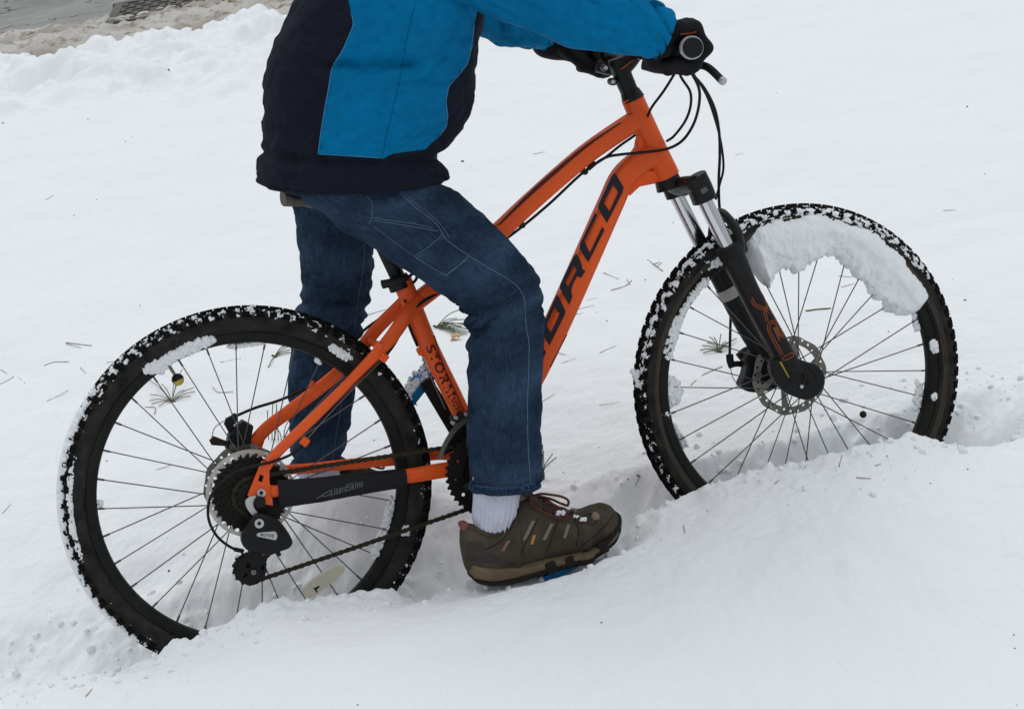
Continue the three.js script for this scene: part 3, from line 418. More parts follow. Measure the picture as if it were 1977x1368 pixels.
// fork ----------------------------------------------------------------
const fork = grp(bike, 'suspension_fork'); const ZF = 0.062;
let nearLeg;
{
  part(fork, 'crown', flat([sweep(uv3([[1286, 340], [1294, 362]]), v => [lerp(0.0235, 0.027, v), lerp(0.0235, 0.027, v)], { seg: 6, rad: 24 }),
    sweep([U(1300, 357, -0.082), U(1306, 360, -0.03), U(1314, 362, 0), U(1326, 357, 0.035), U(1346, 356, 0.078)], v => [0.019, 0.016], { seg: 24, up: V(0.4, 0.9, 0), n: 2.6 }),
    sweep(uv3([[1340, 340, ZF], [1351, 362, ZF], [1361, 387, ZF]]), v => [0.0232, 0.0225], { seg: 10, n: 2.8, rad: 24 }), sweep(uv3([[1290, 340, -ZF], [1298, 358, -ZF], [1306, 378, -ZF]]), v => [0.0205, 0.0205], { seg: 10, rad: 22 })]), M.black);
  part(fork, 'crown_badge', plate([[1352, 366], [1363, 360], [1368, 368], [1356, 375]], ZF + 0.0235, 0.001), M.greyPrint);
  part(fork, 'stanchion', sweep(uv3([[1357, 380, ZF], [1413, 492, ZF]]), 0.0148, { seg: 4, rad: 32 }), M.chrome);
  part(fork, 'stanchion', sweep(uv3([[1304, 372, -ZF], [1362, 488, -ZF]]), 0.0148, { seg: 4, rad: 32 }), M.chrome);
  nearLeg = sweep(uv3([[1409, 481, ZF], [1420, 505, ZF], [1452, 573, ZF], [1500, 660, ZF], [1535, 722, ZF]]), v => [lerp(0.0235, 0.0205, sstep(0, 0.3, v)), lerp(0.0215, 0.0195, v)], { seg: 40, rad: 30, n: 2.3 });
  part(fork, 'lower_leg', nearLeg, M.black);
  const farLeg = sweep(uv3([[1362, 478, -ZF], [1385, 520, -ZF], [1440, 626, -ZF], [1480, 690, -ZF]]), v => [lerp(0.0215, 0.021, v), 0.0195], { seg: 30, rad: 26 });
  part(fork, 'lower_leg', farLeg, M.black);
  part(fork, 'brake_arch', sweep(uv3([[1432, 490, ZF], [1424, 448, ZF - 0.006], [1404, 420, 0.035], [1388, 416, 0], [1378, 432, -0.035], [1374, 478, -ZF]]), v => [0.014, 0.009], { seg: 40, n: 2.4, up: V(0.85, 0.2, 0.5) }), M.black);
  for (const q of [sweep(uv3([[1404, 474, ZF], [1414, 494, ZF]]), 0.0245, { seg: 3, rad: 26 }), sweep(uv3([[1356, 470, -ZF], [1364, 486, -ZF]]), 0.0225, { seg: 3, rad: 26 })]) part(fork, 'leg_cap', q, M.rubber);
  part(fork, 'dropout', plate(smoothPx([[1505, 690], [1530, 690], [1552, 699], [1574, 706], [1585, 720], [1587, 740], [1576, 757], [1556, 768], [1532, 762], [1508, 748], [1490, 722], [1488, 700]], 4), ZF - 0.002, 0.026, { bevel: 0.005 }), M.black);
  part(fork, 'dropout_recess', disc(U(1562, 738, ZF + 0.0115), 0.0135, 0.002), M.blackGloss); part(fork, 'axle_nut', disc(U(1562, 738, ZF + 0.0115), 0.0068, 0.007, 6), M.cog); part(fork, 'leg_rib', sweep(uv3([[1538, 700, ZF + 0.012], [1552, 716, ZF + 0.013], [1556, 732, ZF + 0.012]]), 0.0018, { seg: 8 }), M.black); part(fork, 'leg_rib', sweep(uv3([[1556, 702, ZF + 0.011], [1572, 716, ZF + 0.0115], [1580, 734, ZF + 0.011]]), 0.0016, { seg: 8 }), M.black);
  part(fork, 'axle_bolt', disc(U(1548, 746, ZF + 0.012), 0.0036, 0.004), M.silver);
  part(fork, 'dropout', plate(smoothPx([[1462, 660], [1492, 680], [1532, 700], [1540, 722], [1520, 738], [1490, 735], [1462, 705], [1448, 680]], 4), -ZF, 0.018, { bevel: 0.004 }), M.black);
  const wb = []; for (const [a, b] of [[[1387, 565], [1420, 545]]]) wb.push(0);
  part(fork, 'decal_band', sweep(uv3([[1402, 554, -ZF], [1412, 573, -ZF]]), 0.0222, { seg: 3, rad: 26, open: true }), M.whitePrint, 'scuffed white band on the far fork leg');
  const pr = (pts, r = 0.0011) => surfLine(nearLeg, pts, r, { k: 5, off: 0.0004 });
  const prints = [pr([[1452, 573], [1458, 585], [1468, 591], [1480, 594], [1487, 599], [1490, 606]]), pr([[1450, 578], [1455, 588], [1466, 595], [1478, 598], [1484, 604]]), pr([[1468, 562], [1475, 574], [1479, 588], [1475, 602], [1479, 620]]), pr([[1472, 561], [1479, 572], [1482, 590], [1479, 602], [1483, 620]]),
    pr([[1508, 686], [1496, 664], [1483, 638], [1482, 626], [1488, 620], [1496, 619], [1502, 626], [1514, 652]]), pr([[1512, 684], [1500, 662], [1487, 638], [1486, 629], [1490, 624], [1496, 624], [1500, 630], [1510, 650]]), pr([[1511, 690], [1530, 681], [1532, 686], [1513, 695], [1511, 690]])];
  part(fork, 'leg_print', flat(prints.filter(Boolean)), M.orangePrint, 'orange outline lettering on the fork leg');
  { const P = [[1492, 632], [1499, 630], [1512, 652], [1504, 658]].map(([x, y]) => hit(nearLeg, x, y, 0.0005)).filter(Boolean); if (P.length === 4) { const g = new THREE.BufferGeometry().setFromPoints([P[0], P[1], P[2], P[0], P[2], P[3]]); g.computeVertexNormals(); part(fork, 'leg_print', flat([g]), M.brownPrint); } }
  { const P = []; for (let i = 0; i <= 8; i++) { const t = i / 8; P.push([hit(nearLeg, lerp(1503, 1524, t), lerp(699, 741, t), 0.0008), hit(nearLeg, lerp(1509, 1531, t), lerp(697, 738, t), 0.0008)]); } const q = P.filter(r => r[0] && r[1]); if (q.length > 2) { const arr = []; for (let i = 0; i < q.length - 1; i++) arr.push(q[i][0], q[i][1], q[i + 1][1], q[i][0], q[i + 1][1], q[i + 1][0]); const g = new THREE.BufferGeometry().setFromPoints(arr); g.computeVertexNormals(); part(fork, 'warning_sticker', flat([g]), M.yellow, 'yellow sticker low on the fork leg'); } }
}
// cockpit --------------------------------------------------------------
const barC = U(1335, 92, 0.33); const BX = barC.x, BY = barC.y;
part(bike, 'headset', sweep(uv3([[1216, 176], [1223, 192]]), v => [lerp(0.0185, 0.0225, v), lerp(0.0185, 0.0225, v)], { seg: 4, rad: 24 }), M.black);
{ const s = grp(bike, 'stem'); part(s, 'steerer_clamp', sweep(uv3([[1192, 112], [1196, 126], [1204, 150], [1216, 178]]), v => [lerp(0.018, 0.0165, v), lerp(0.019, 0.017, v)], { seg: 14, rad: 24, n: 2.5 }), M.black);
  part(s, 'extension', sweep([U(1196, 134, 0), U(1212, 118, 0), V(BX + 0.004, BY, 0)], v => [lerp(0.019, 0.016, v), lerp(0.017, 0.022, v)], { seg: 14, n: 2.8, rad: 22 }), M.black);
  part(s, 'stem_stripe', plate([[1198, 133], [1223, 114], [1225, 116], [1200, 135]], 0.0205, 0.001), M.orangePrint);
  for (const [x, y] of [[1169, 131], [1183, 158]]) { part(s, 'clamp_bolt', disc(U(x, y, 0.010), 0.0068, 0.014), M.black); part(s, 'bolt_head', disc(U(x + 0.5, y, 0.0185), 0.004, 0.004), M.silver); part(s, 'clamp_bolt', disc(U(x - 2, y - 1, -0.010), 0.0068, 0.014), M.black); } }
{ const hb = grp(bike, 'handlebar'); part(hb, 'bar', flat([cyl(V(BX, BY, -0.33), V(BX, BY, -0.06), 0.0111), cyl(V(BX, BY, -0.06), V(BX, BY, 0.06), 0.0159), cyl(V(BX, BY, 0.06), V(BX, BY, 0.33), 0.0111)]), M.black);
  for (const sg of [1, -1]) { part(hb, 'grip', flat([cyl(V(BX, BY, sg * 0.195), V(BX, BY, sg * 0.330), 0.0165, 0.0165, 24)]), M.rubber); part(hb, 'grip_ring', cyl(V(BX, BY, sg * 0.3255), V(BX, BY, sg * 0.335), 0.0205, 0.0205, 28), M.silver, 'silver clamp ring at the end of the grip'); part(hb, 'grip_cap', cyl(V(BX, BY, sg * 0.335), V(BX, BY, sg * 0.343), 0.0178, 0.017, 24), M.rubber);
    const lv = grp(bike, 'brake_lever'); part(lv, 'lever_clamp', flat([cyl(V(BX, BY, sg * 0.165), V(BX, BY, sg * 0.19), 0.0175, 0.0175, 18), sweep([V(BX, BY - 0.01, sg * 0.172), V(BX + 0.022, BY - 0.03, sg * 0.17), V(BX + 0.03, BY - 0.042, sg * 0.165)], 0.0105, { seg: 8 }), sweep([V(BX - 0.03, BY - 0.02, sg * 0.155), V(BX + 0.002, BY - 0.032, sg * 0.15), V(BX + 0.035, BY - 0.03, sg * 0.15)], v => [0.012, 0.016], { seg: 8, n: 3 })]), M.black);
    const e = U(1394, 156, 0.262), e0_ = V(BX + 0.034, BY - 0.036, 0.19), e1_ = U(1365, 128, 0.245); part(lv, 'blade', sweep([V(BX + 0.026, BY - 0.034, sg * 0.165), e0_.clone().setZ(sg * 0.195), e1_.clone().setZ(sg * 0.24), e.clone().setZ(sg * 0.265)], v => [0.0072, 0.005], { seg: 24, n: 2.4 }), M.black); part(lv, 'blade_tip', (() => { const g = new THREE.SphereGeometry(0.0078, 14, 10); g.translate(e.x, e.y, sg * 0.266); return g; })(), M.silver); } }
// cables
const cb = (pts, r, name = 'cable', mat = M.rubber) => part(bike, name, cable(uv3(pts), r), mat);
cb([[1314, 122, 0.15], [1298, 150, 0.15], [1280, 178, 0.11], [1258, 208, 0.05], [1236, 252, -0.026], [1196, 282, -0.022], [1166, 306, -0.004], [1140, 322, 0.004]], 0.0026);
cb([[1306, 126, 0.15], [1316, 150, 0.15], [1332, 175, 0.15], [1334, 200, 0.13], [1324, 232, 0.09], [1302, 262, 0.045], [1288, 272, 0.0]], 0.0026);
cb([[1318, 118, 0.16], [1336, 142, 0.16], [1350, 172, 0.15], [1350, 200, 0.14], [1336, 246, 0.09], [1312, 276, 0.052], [1285, 288, 0.034], [1240, 294, 0.031], [1200, 298, 0.026], [1172, 303, 0.016], [1148, 317, 0.009], [1126, 334, 0.006]], 0.0028);
cb([[1312, 116, 0.16], [1332, 138, 0.16], [1360, 170, 0.12], [1380, 210, 0.08], [1388, 250, 0.05], [1390, 300, 0.0], [1388, 350, -0.03], [1390, 405, -0.04], [1404, 470, -0.05]], 0.0029);
cb([[1318, 112, -0.1], [1340, 144, -0.05], [1365, 185, 0.0], [1384, 240, 0.02], [1394, 285, 0.0], [1397, 325, -0.02], [1390, 355, -0.05], [1382, 385, -0.06]], 0.0024);
cb([[1140, 322, 0.003], [1120, 338, 0.003], [1060, 394, 0.003], [1005, 440, 0.003], [975, 463, 0.003], [920, 512, 0.003], [850, 562, 0.012], [806, 590, 0.024], [785, 616, 0.026], [764, 660, 0.036], [744, 688, 0.046]], 0.0028);
for (const [x, y] of [[1128, 331], [1007, 434]]) { const g = disc(U(x, y, 0.004), 0.0062, 0.014); part(bike, 'cable_clip', g, M.black); }
cb([[1150, 314, 0.006], [1136, 326, 0.006]], 0.0048, 'cable_end');
cb([[741, 692, 0.047], [690, 742, 0.051], [640, 794, 0.056], [592, 848, 0.062]], 0.0011, 'inner_cable', M.steel);
cb([[590, 852, 0.062], [570, 872, 0.066], [530, 890, 0.074], [500, 897, 0.074], [458, 910, 0.070], [424, 934, 0.068], [405, 962, 0.068], [402, 1000, 0.068], [418, 1034, 0.066], [445, 1056, 0.064], [468, 1064, 0.062]], 0.0027);
cb([[470, 1064, 0.062], [452, 1060, 0.062]], 0.0042, 'cable_end');
cb([[788, 624, 0.01], [796, 645, 0.008], [806, 668, 0.004]], 0.0027); cb([[813, 680, 0.004], [822, 706, 0.002], [860, 790, 0.004]], 0.0011, 'inner_cable', M.steel);
cb([[778, 580, -0.02], [740, 610, -0.03], [700, 640, -0.045], [660, 690, -0.066], [600, 744, -0.066], [540, 772, -0.066], [490, 788, -0.066], [448, 806, -0.066]], 0.0028);
cb([[1411, 540, -0.085], [1411, 600, -0.085], [1410, 650, -0.085], [1409, 688, -0.085]], 0.0028);
cb([[1409, 700, -0.085], [1415, 728, -0.082], [1424, 742, -0.08]], 0.0009, 'inner_cable', M.steel);
cb([[432, 812, -0.07], [414, 826, -0.07], [408, 846, -0.07]], 0.0009, 'inner_cable', M.steel);
// drivetrain -------------------------------------------------------------
const BB = U(932, 901, 0); const crankA = Math.atan2(U(822, 735, -0.07).y - BB.y, U(822, 735, -0.07).x - BB.x);
const pedal = (c, sg) => { const p = grp(bike, 'pedal'); const g = (x, y, z, w, h, d) => { const q = new RoundedBoxGeometry(w, h, d, 2, 0.002); q.translate(x, y, z); return q; }; const tilt = sg > 0 ? 0.30 : 0.72;
  const body = part(p, 'body', flat([g(0, 0, 0, 0.034, 0.014, 0.09)]), M.bluePedal); const cg = part(p, 'cage', flat([g(0.042, 0, 0, 0.007, 0.018, 0.092), g(-0.042, 0, 0, 0.007, 0.018, 0.092), g(0, 0, 0.043, 0.09, 0.016, 0.006), g(0, 0, -0.043, 0.09, 0.016, 0.006), g(0, 0, 0.0, 0.088, 0.01, 0.008)]), M.bluePedal);
  const pins = []; for (const x of [-0.042, 0.042]) for (let k = -2; k <= 2; k++) pins.push(cyl(V(x, -0.013, k * 0.02), V(x, 0.013, k * 0.02), 0.0015, 0.0015, 6)); part(p, 'pin', flat(pins), M.steel, null, 'stuff');
  p.position.copy(c); p.rotation.z = tilt; return p; };
{
  const ck = grp(bike, 'crankset'); const z0 = 0.047;
  const ringPart = (t, z, bolt) => { const r = 12.7 * t / (2 * Math.PI) / 1000, s = arcShape(r * 0.62, r, t * 10, 0, t); for (let k = 0; k < 12; k++) { const a = k / 12 * Math.PI * 2; s.holes.push(circHole((r * 0.8) * Math.cos(a), (r * 0.8) * Math.sin(a), k % 3 ? 0.0035 : 0.0022)); } const g = ext(s, 0.0022, z); g.translate(BB.x, BB.y, 0); part(ck, 'chainring', g, M.cog); };
  ringPart(40, 0.053, 1); ringPart(30, 0.045); ringPart(22, 0.037);
  { const s = arcShape(0, 0.0865, 90); const h = new THREE.Path(); h.absarc(0, 0, 0.074, 0, Math.PI * 2, true); s.holes.push(h); }
  const arm = (sg, A, z1, z2) => { const E = V(BB.x + 0.175 * Math.cos(A), BB.y + 0.175 * Math.sin(A), z2); part(ck, 'crank_arm', flat([sweep([V(BB.x - 0.018 * Math.cos(A), BB.y - 0.018 * Math.sin(A), z1), V(BB.x, BB.y, z1), E.clone().lerp(V(BB.x, BB.y, z1), 0.5), E, V(E.x + 0.012 * Math.cos(A), E.y + 0.012 * Math.sin(A), z2)], v => [lerp(0.0165, 0.0125, v), 0.0068], { seg: 24, n: 3 }), disc(E, 0.0135, 0.014)]), M.black); return E; };
  const spider = []; for (let k = 0; k < 4; k++) { const a = k * Math.PI / 2 + 0.5; spider.push(sweep([V(BB.x, BB.y, 0.058), V(BB.x + 0.056 * Math.cos(a), BB.y + 0.056 * Math.sin(a), 0.053)], v => [0.012, 0.004], { seg: 4 })); } part(ck, 'spider', flat(spider), M.black);
  const ER = arm(1, crankA + Math.PI, 0.066, 0.078), EL = arm(-1, crankA, -0.062, -0.074);
  part(ck, 'spindle', cyl(V(BB.x, BB.y, -0.062), V(BB.x, BB.y, 0.066), 0.009), M.steel);
  pedal(V(U(1080, 1088, 0.135).x, U(1080, 1088, 0.135).y, 0.135), 1); pedal(V(EL.x - 0.002, EL.y, -0.132), -1);
  part(bike, 'pedal_axle', cyl(V(EL.x, EL.y, -0.07), V(EL.x, EL.y, -0.13), 0.006), M.steel); part(bike, 'pedal_axle', cyl(ER, V(ER.x + 0.01, ER.y - 0.005, 0.135), 0.006), M.steel);
}
const ZC = 0.0465;
let chainPath;
{ // chain: closed path round sprocket, two pulleys and chainring
  const C = [{ c: V(0, AX, 0), r: 0.0345 }, { c: V(BB.x, BB.y, 0), r: 0.0565 }, { c: U(483, 1100, 0.062).setZ(0), r: 0.026 }, { c: U(510, 1052, 0.062).setZ(0), r: 0.0225 }];
  const pts = []; const arcp = (c, r, a0, a1, dir) => { let d = a1 - a0; if (dir > 0) while (d < 0) d += Math.PI * 2; else while (d > 0) d -= Math.PI * 2; const n = Math.max(2, Math.ceil(Math.abs(d) / 0.15)); for (let i = 0; i <= n; i++) { const a = a0 + d * i / n; pts.push(V(c.x + r * Math.cos(a), c.y + r * Math.sin(a), 0)); } };
  const tang = (A, B, sA, sB) => { const d = Math.hypot(B.c.x - A.c.x, B.c.y - A.c.y), th = Math.atan2(B.c.y - A.c.y, B.c.x - A.c.x); const k = clamp((A.r * sA - B.r * sB) / d, -1, 1), b = Math.acos(k); return th + b; }; // left tangent normal angle with signed radii
  const lowTan = (A, B) => { const d = B.c.clone().sub(A.c); return Math.atan2(d.y, d.x) - Math.acos((A.r - B.r) / d.length()); };
  // run: chainring top -> sprocket top -> round its back -> upper pulley (reverse) -> lower pulley -> chainring bottom
  const nTop = tang(C[0], C[1], 1, 1);                      // normal angle of the upper run, same at both
  const a01 = (() => { const A = C[0], B = C[3], d = B.c.clone().sub(A.c), th = Math.atan2(d.y, d.x); return th - Math.acos((A.r + B.r) / d.length()); })(); // internal tangent
  const a32 = (() => { const A = C[3], B = C[2], d = B.c.clone().sub(A.c), th = Math.atan2(d.y, d.x); return th + Math.PI; })();
  arcp(C[0].c, C[0].r, nTop, a01 + 0, 1);
  { const d = C[2].c.clone().sub(C[3].c), th = Math.atan2(d.y, d.x), b = Math.acos((C[3].r + C[2].r) / Math.max(d.length(), C[3].r + C[2].r + 1e-4)); arcp(C[3].c, C[3].r, a01 + Math.PI, th + b, -1); arcp(C[2].c, C[2].r, th + b + Math.PI, lowTan(C[2], C[1]), 1); }
  { const nb = lowTan(C[2], C[1]); arcp(C[1].c, C[1].r, nb, nTop, 1); }
  chainPath = new THREE.CatmullRomCurve3(pts, true, 'centripetal'); chainPath.arcLengthDivisions = 1200;
  const len = chainPath.getLength(), n = Math.round(len / 0.0127 / 2) * 2, chain = grp(bike, 'chain');
  const linkGeo = (zo, w) => { const s = new THREE.Shape(), p = 0.00635, r = 0.0043, wa = 0.0026; s.absarc(-p, 0, r, Math.PI / 2 + 0.6, -Math.PI / 2 - 0.6, false); s.quadraticCurveTo(0, -wa, p - r * 0.56, -r * 0.82); s.absarc(p, 0, r, -Math.PI / 2 - 0.6, Math.PI / 2 + 0.6, false); s.quadraticCurveTo(0, wa, -p - r * -0.56, r * 0.82); const a = new THREE.ExtrudeGeometry(s, { depth: 0.0009, bevelEnabled: false, curveSegments: 4 }); const b = a.clone(); a.translate(0, 0, zo); b.translate(0, 0, -zo - 0.0009); const c = cyl(V(-p, 0, -zo - w), V(-p, 0, zo + w), 0.0036, 0.0036, 8); return flat([a, b, c]); };
  const inner = linkGeo(0.0013, 0.0005), outer = linkGeo(0.0026, 0.0012);
  for (let i = 0; i < n; i++) { const p = chainPath.getPointAt((i + 0.5) / n), t = chainPath.getTangentAt((i + 0.5) / n); const m = part(chain, 'link', i % 2 ? inner : outer, M.chain); m.position.set(p.x, p.y, lerp(ZC + 0.004, ZC - 0.002, clamp(p.x / BB.x))); m.rotation.z = Math.atan2(t.y, t.x); }
}
{ // rear derailleur
  const d = grp(bike, 'rear_derailleur'), z = 0.066;
  part(d, 'hanger_bolt', flat([disc(U(504, 951, 0.071), 0.0075, 0.008)]), M.silver); part(d, 'bolt_socket', disc(U(504, 951, 0.0755), 0.0034, 0.003), M.black);
  part(d, 'link', plate(smoothPx([[474, 966], [486, 958], [494, 958], [488, 970], [492, 984], [504, 996], [496, 1000], [484, 990], [476, 978]], 4), 0.070, 0.007, { bevel: 0.0015 }), M.silver, 'pale alloy upper link');
  part(d, 'knuckle', disc(U(501, 968, 0.074), 0.0105, 0.012), M.black);
  part(d, 'body', plate(smoothPx([[488, 1000], [500, 992], [522, 998], [536, 1006], [548, 1020], [558, 1036], [561, 1046], [556, 1054], [540, 1060], [524, 1066], [510, 1066], [498, 1062], [478, 1058], [468, 1046], [468, 1030], [478, 1016]], 4), 0.079, 0.022, { bevel: 0.005 }), M.black);
  part(d, 'outer_plate', plate(smoothPx([[476, 1040], [486, 1028], [500, 1022], [528, 1020], [544, 1026], [554, 1040], [548, 1048], [520, 1050], [492, 1046]], 4), 0.0878, 0.006, { bevel: 0.0015 }), M.rubber); part(d, 'link', plate(smoothPx([[520, 1000], [540, 1012], [556, 1034], [550, 1036], [534, 1018], [516, 1006]], 3), 0.088, 0.006, { bevel: 0.001 }), M.cog);
  part(d, 'pivot_bolt', disc(U(500, 1010, 0.0905), 0.0085, 0.004), M.silver); part(d, 'bolt_socket', disc(U(500, 1010, 0.0928), 0.0034, 0.002), M.black);
  part(d, 'name_plate', plate([[495, 1032], [497, 1029], [503, 1027.5], [530, 1025.5], [533, 1028], [535, 1034], [533, 1041], [531, 1042], [497, 1035]], 0.0908, 0.0018, { bevel: 0.0004 }), M.silver);
  { const sh = font.generateShapes('ALTUS', 1), g = new THREE.ShapeGeometry(sh, 2); g.computeBoundingBox(); const bb = g.boundingBox, p = g.attributes.position, A = U(502, 1034, 0.0922), B = U(528, 1037, 0.0922), e = B.clone().sub(A); for (let i = 0; i < p.count; i++) { const q = A.clone().addScaledVector(e, (p.getX(i) - bb.min.x) / (bb.max.x - bb.min.x)).add(V(p.getY(i) * 0.0012, p.getY(i) * 0.0052, 0)); p.setXYZ(i, q.x, q.y, q.z); } part(d, 'plate_lettering', flat([g]), M.letter); }
  part(d, 'cage', plate(smoothPx([[500, 1044], [522, 1050], [526, 1062], [513, 1080], [514, 1100], [508, 1116], [494, 1127], [476, 1126], [461, 1114], [456, 1098], [461, 1082], [478, 1068]], 4), 0.0575, 0.003, { holes: [smoothPx([[474, 1088], [482, 1086], [482, 1095], [475, 1095]], 2).reverse(), smoothPx([[503, 1092], [510, 1090], [509, 1100], [504, 1100]], 2).reverse(), smoothPx([[468, 1112], [476, 1105], [478, 1108], [471, 1115]], 2).reverse()] }), M.black);
  part(d, 'cage', plate(smoothPx([[500, 1044], [520, 1050], [518, 1070], [512, 1090], [506, 1112], [492, 1128], [474, 1128], [462, 1112], [464, 1090], [480, 1070]], 4), 0.041, 0.002), M.black);
  const pul = (c, t) => { const r = 12.7 * t / (2 * Math.PI) / 1000, s = arcShape(0.003, r, t * 10, 0, t); s.holes.push(circHole(0.012, 0.004, 0.0035), circHole(-0.011, 0.006, 0.0035), circHole(0, -0.013, 0.003)); const g = ext(s, 0.005, 0.049); g.translate(c.x, c.y, 0); part(d, 'pulley', g, M.rubber); };
  pul(U(483, 1100, 0.062), 14); pul(U(510, 1052, 0.062), 10);
  part(d, 'pulley_bolt', disc(U(489, 1104, 0.062), 0.0048, 0.006), M.steel);
  part(d, 'limit_screw', cyl(U(508, 1056, 0.08), U(510, 1070, 0.08), 0.0042), M.steel); part(d, 'limit_screw', cyl(U(540, 1052, 0.084), U(533, 1062, 0.084), 0.0022), M.silver); part(d, 'adjuster', cyl(U(534, 1062, 0.08), U(539, 1072, 0.08), 0.0042), M.black);
}
{ // front derailleur above the chainrings
  const d = grp(bike, 'front_derailleur'); part(d, 'cage', plate(smoothPx([[846, 886], [851, 866], [861, 845], [877, 823], [900, 807], [904, 812], [884, 829], [868, 851], [858, 870], [852, 887]], 4), 0.060, 0.002), M.steel); part(d, 'cage', plate(smoothPx([[850, 880], [858, 852], [876, 826], [904, 806], [935, 800], [940, 840], [900, 856], [870, 872]], 4), 0.036, 0.002), M.black);
  part(d, 'clamp', sweep(uv3([[886, 796], [900, 826]]), 0.021, { seg: 4, rad: 22 }), M.black); part(d, 'body', sweep(uv3([[886, 806, 0.02], [904, 812, 0.04], [926, 818, 0.058]]), 0.012, { seg: 8 }), M.black); for (const [x, y] of [[880, 806], [874, 816], [900, 800]]) part(d, 'screw', disc(U(x, y, 0.05), 0.0035, 0.01), M.silver); }
{ // disc brake calipers
  const c1 = grp(bike, 'brake_caliper'); const z = -0.062;
  part(c1, 'body', plate([[454, 824], [468, 812], [486, 822], [481, 846], [484, 868], [452, 876], [436, 864], [441, 838]], z, 0.030, { bevel: 0.003 }), M.black); part(c1, 'cable_stop', plate([[433, 818], [436, 808], [446, 803], [452, 798], [458, 801], [457, 812], [449, 820], [452, 834], [444, 838]], z, 0.012, { bevel: 0.002 }), M.black); part(c1, 'bolt', disc(U(448, 862, z + 0.018), 0.006, 0.006), M.steel); part(c1, 'arm', plate([[408, 858], [404, 850], [412, 842], [438, 852], [436, 860]], z + 0.02, 0.008, { bevel: 0.001 }), M.chain);
  const c2 = grp(bike, 'brake_caliper'); const zz = -0.07;
  part(c2, 'body', plate(smoothPx([[1436, 690], [1460, 668], [1490, 700], [1500, 740], [1470, 752], [1440, 752], [1428, 742], [1434, 726], [1438, 708]], 3), zz, 0.036, { bevel: 0.004 }), M.black); part(c2, 'arm', sweep(uv3([[1410, 704, -0.085], [1424, 702, -0.085], [1440, 704, -0.085]]), 0.006, { seg: 8 }), M.black); part(c2, 'cable_boot', sweep(uv3([[1409, 684, -0.085], [1410, 696, -0.085], [1414, 708, -0.085]]), 0.0075, { seg: 8 }), M.rubber); part(c2, 'arm', sweep(uv3([[1426, 690, -0.085], [1440, 678, -0.085], [1460, 672, -0.08]]), v => [0.0085, 0.006], { seg: 8, n: 3 }), M.chain); part(c2, 'bolt', disc(U(1465, 724, -0.045), 0.0065, 0.008), M.steel); part(c2, 'mount', plate([[1456, 742], [1470, 738], [1474, 754], [1462, 758]], -0.05, 0.006, { holes: [smoothPx([[1461, 746], [1466, 746], [1466, 751], [1461, 751]], 2).reverse()] }), M.steel);
}
// ---------------------------------------------------------------- the rider
const rider = thing('person', 'person in blue and navy jacket, jeans and black gloves astride the orange bike', 'person');
rider.position.copy(BP); rider.quaternion.copy(BQ);
const TAU = Math.PI * 2;
// jacket torso -----------------------------------------------------------
const torsoR = [
  ring([852, 334], [499, 354], 0.01, 0.208, -0.015), ring([850, 318], [500, 335], 0.01, 0.208, -0.015), ring([842, 297], [502, 300], 0.01, 0.206, -0.01), ring([868, 272], [504, 270], 0.012, 0.198), ring([888, 240], [506, 235], 0.015, 0.203), ring([902, 195], [509, 190], 0.02, 0.205),
  ring([910, 150], [513, 145], 0.025, 0.207), ring([918, 100], [527, 95], 0.03, 0.21), ring([926, 45], [548, 48], 0.04, 0.215), ring([935, -20], [567, -5], 0.05, 0.22), ring([950, -90], [600, -75], 0.06, 0.225), ring([965, -150], [655, -140], 0.065, 0.215), ring([965, -195], [730, -205], 0.07, 0.15), ring([950, -230], [800, -250], 0.07, 0.075)];
const torsoF = loftFn(torsoR, 2.3);
const NV = torsoR.length - 1;
const crease = (x, y, z, k = 5) => Math.pow(Math.max(0, 1 - Math.abs(fbm(x, y, z, 2)) * k), 2);
const jWr = (phi, v) => { // folds of the padded cloth
  const h = v * NV; let d = 0.010 * fbm(Math.cos(phi) * 1.7 + 4, Math.sin(phi) * 1.7, h * 0.4, 2) + 0.0028 * (fbm(Math.cos(phi) * 1.5, Math.sin(phi) * 1.5 + 3, h * 2.2, 2));
  const side = Math.max(0, Math.sin(phi)); d -= 0.0055 * crease(Math.cos(phi) * 1.3 + 1, Math.sin(phi) * 1.3, h * 0.42 + 0.9 * Math.cos(phi)) + 0.003 * crease(Math.cos(phi) * 2.2 + 6, Math.sin(phi) * 2.2, h * 0.8 - 1.2 * Math.cos(phi));
  d -= 0.013 * Math.exp(-(((h - 6.45 - 0.10 * Math.cos(phi)) / 0.16) ** 2)) * side * sstep(-0.75, -0.5, Math.cos(phi)) * (1 - sstep(0.05, 0.3, Math.cos(phi)));
  d += 0.008 * Math.exp(-(((h - 7.0) / 0.3) ** 2)) * side * (1 - sstep(0.0, 0.4, Math.cos(phi)));
  d -= 0.010 * Math.exp(-(((h - 2.1) / 0.28) ** 2)); // pull-in above the hem band
  return d;
};
const torso = (phi, v, off = 0) => torsoF(phi, v, off + jWr(phi, v));
const jacket = grp(rider, 'jacket');
part(jacket, 'shell', grid(160, 150, (u, v) => torso(u * TAU, v), true, [1.2, 0.7]), M.navyCloth, 'navy back, hem and front of the jacket');
part(jacket, 'hem', sweep(Array.from({ length: 41 }, (_, i) => torso(i / 40 * TAU, 0.0, -0.002)), v => [0.004, 0.004], { seg: 120, up: V(0, 1, 0.01), open: true }), M.navyCloth);
const backX = [[-250, 720], [0, 672], [25, 677], [45, 681], [70, 672], [95, 661], [130, 640], [170, 632], [240, 620], [300, 612], [340, 610]];
const frontX = [[-250, 940], [0, 925], [40, 918], [90, 912], [125, 903], [145, 886], [165, 868], [195, 862], [225, 865], [245, 862], [262, 850], [278, 830], [300, 812], [340, 812]];
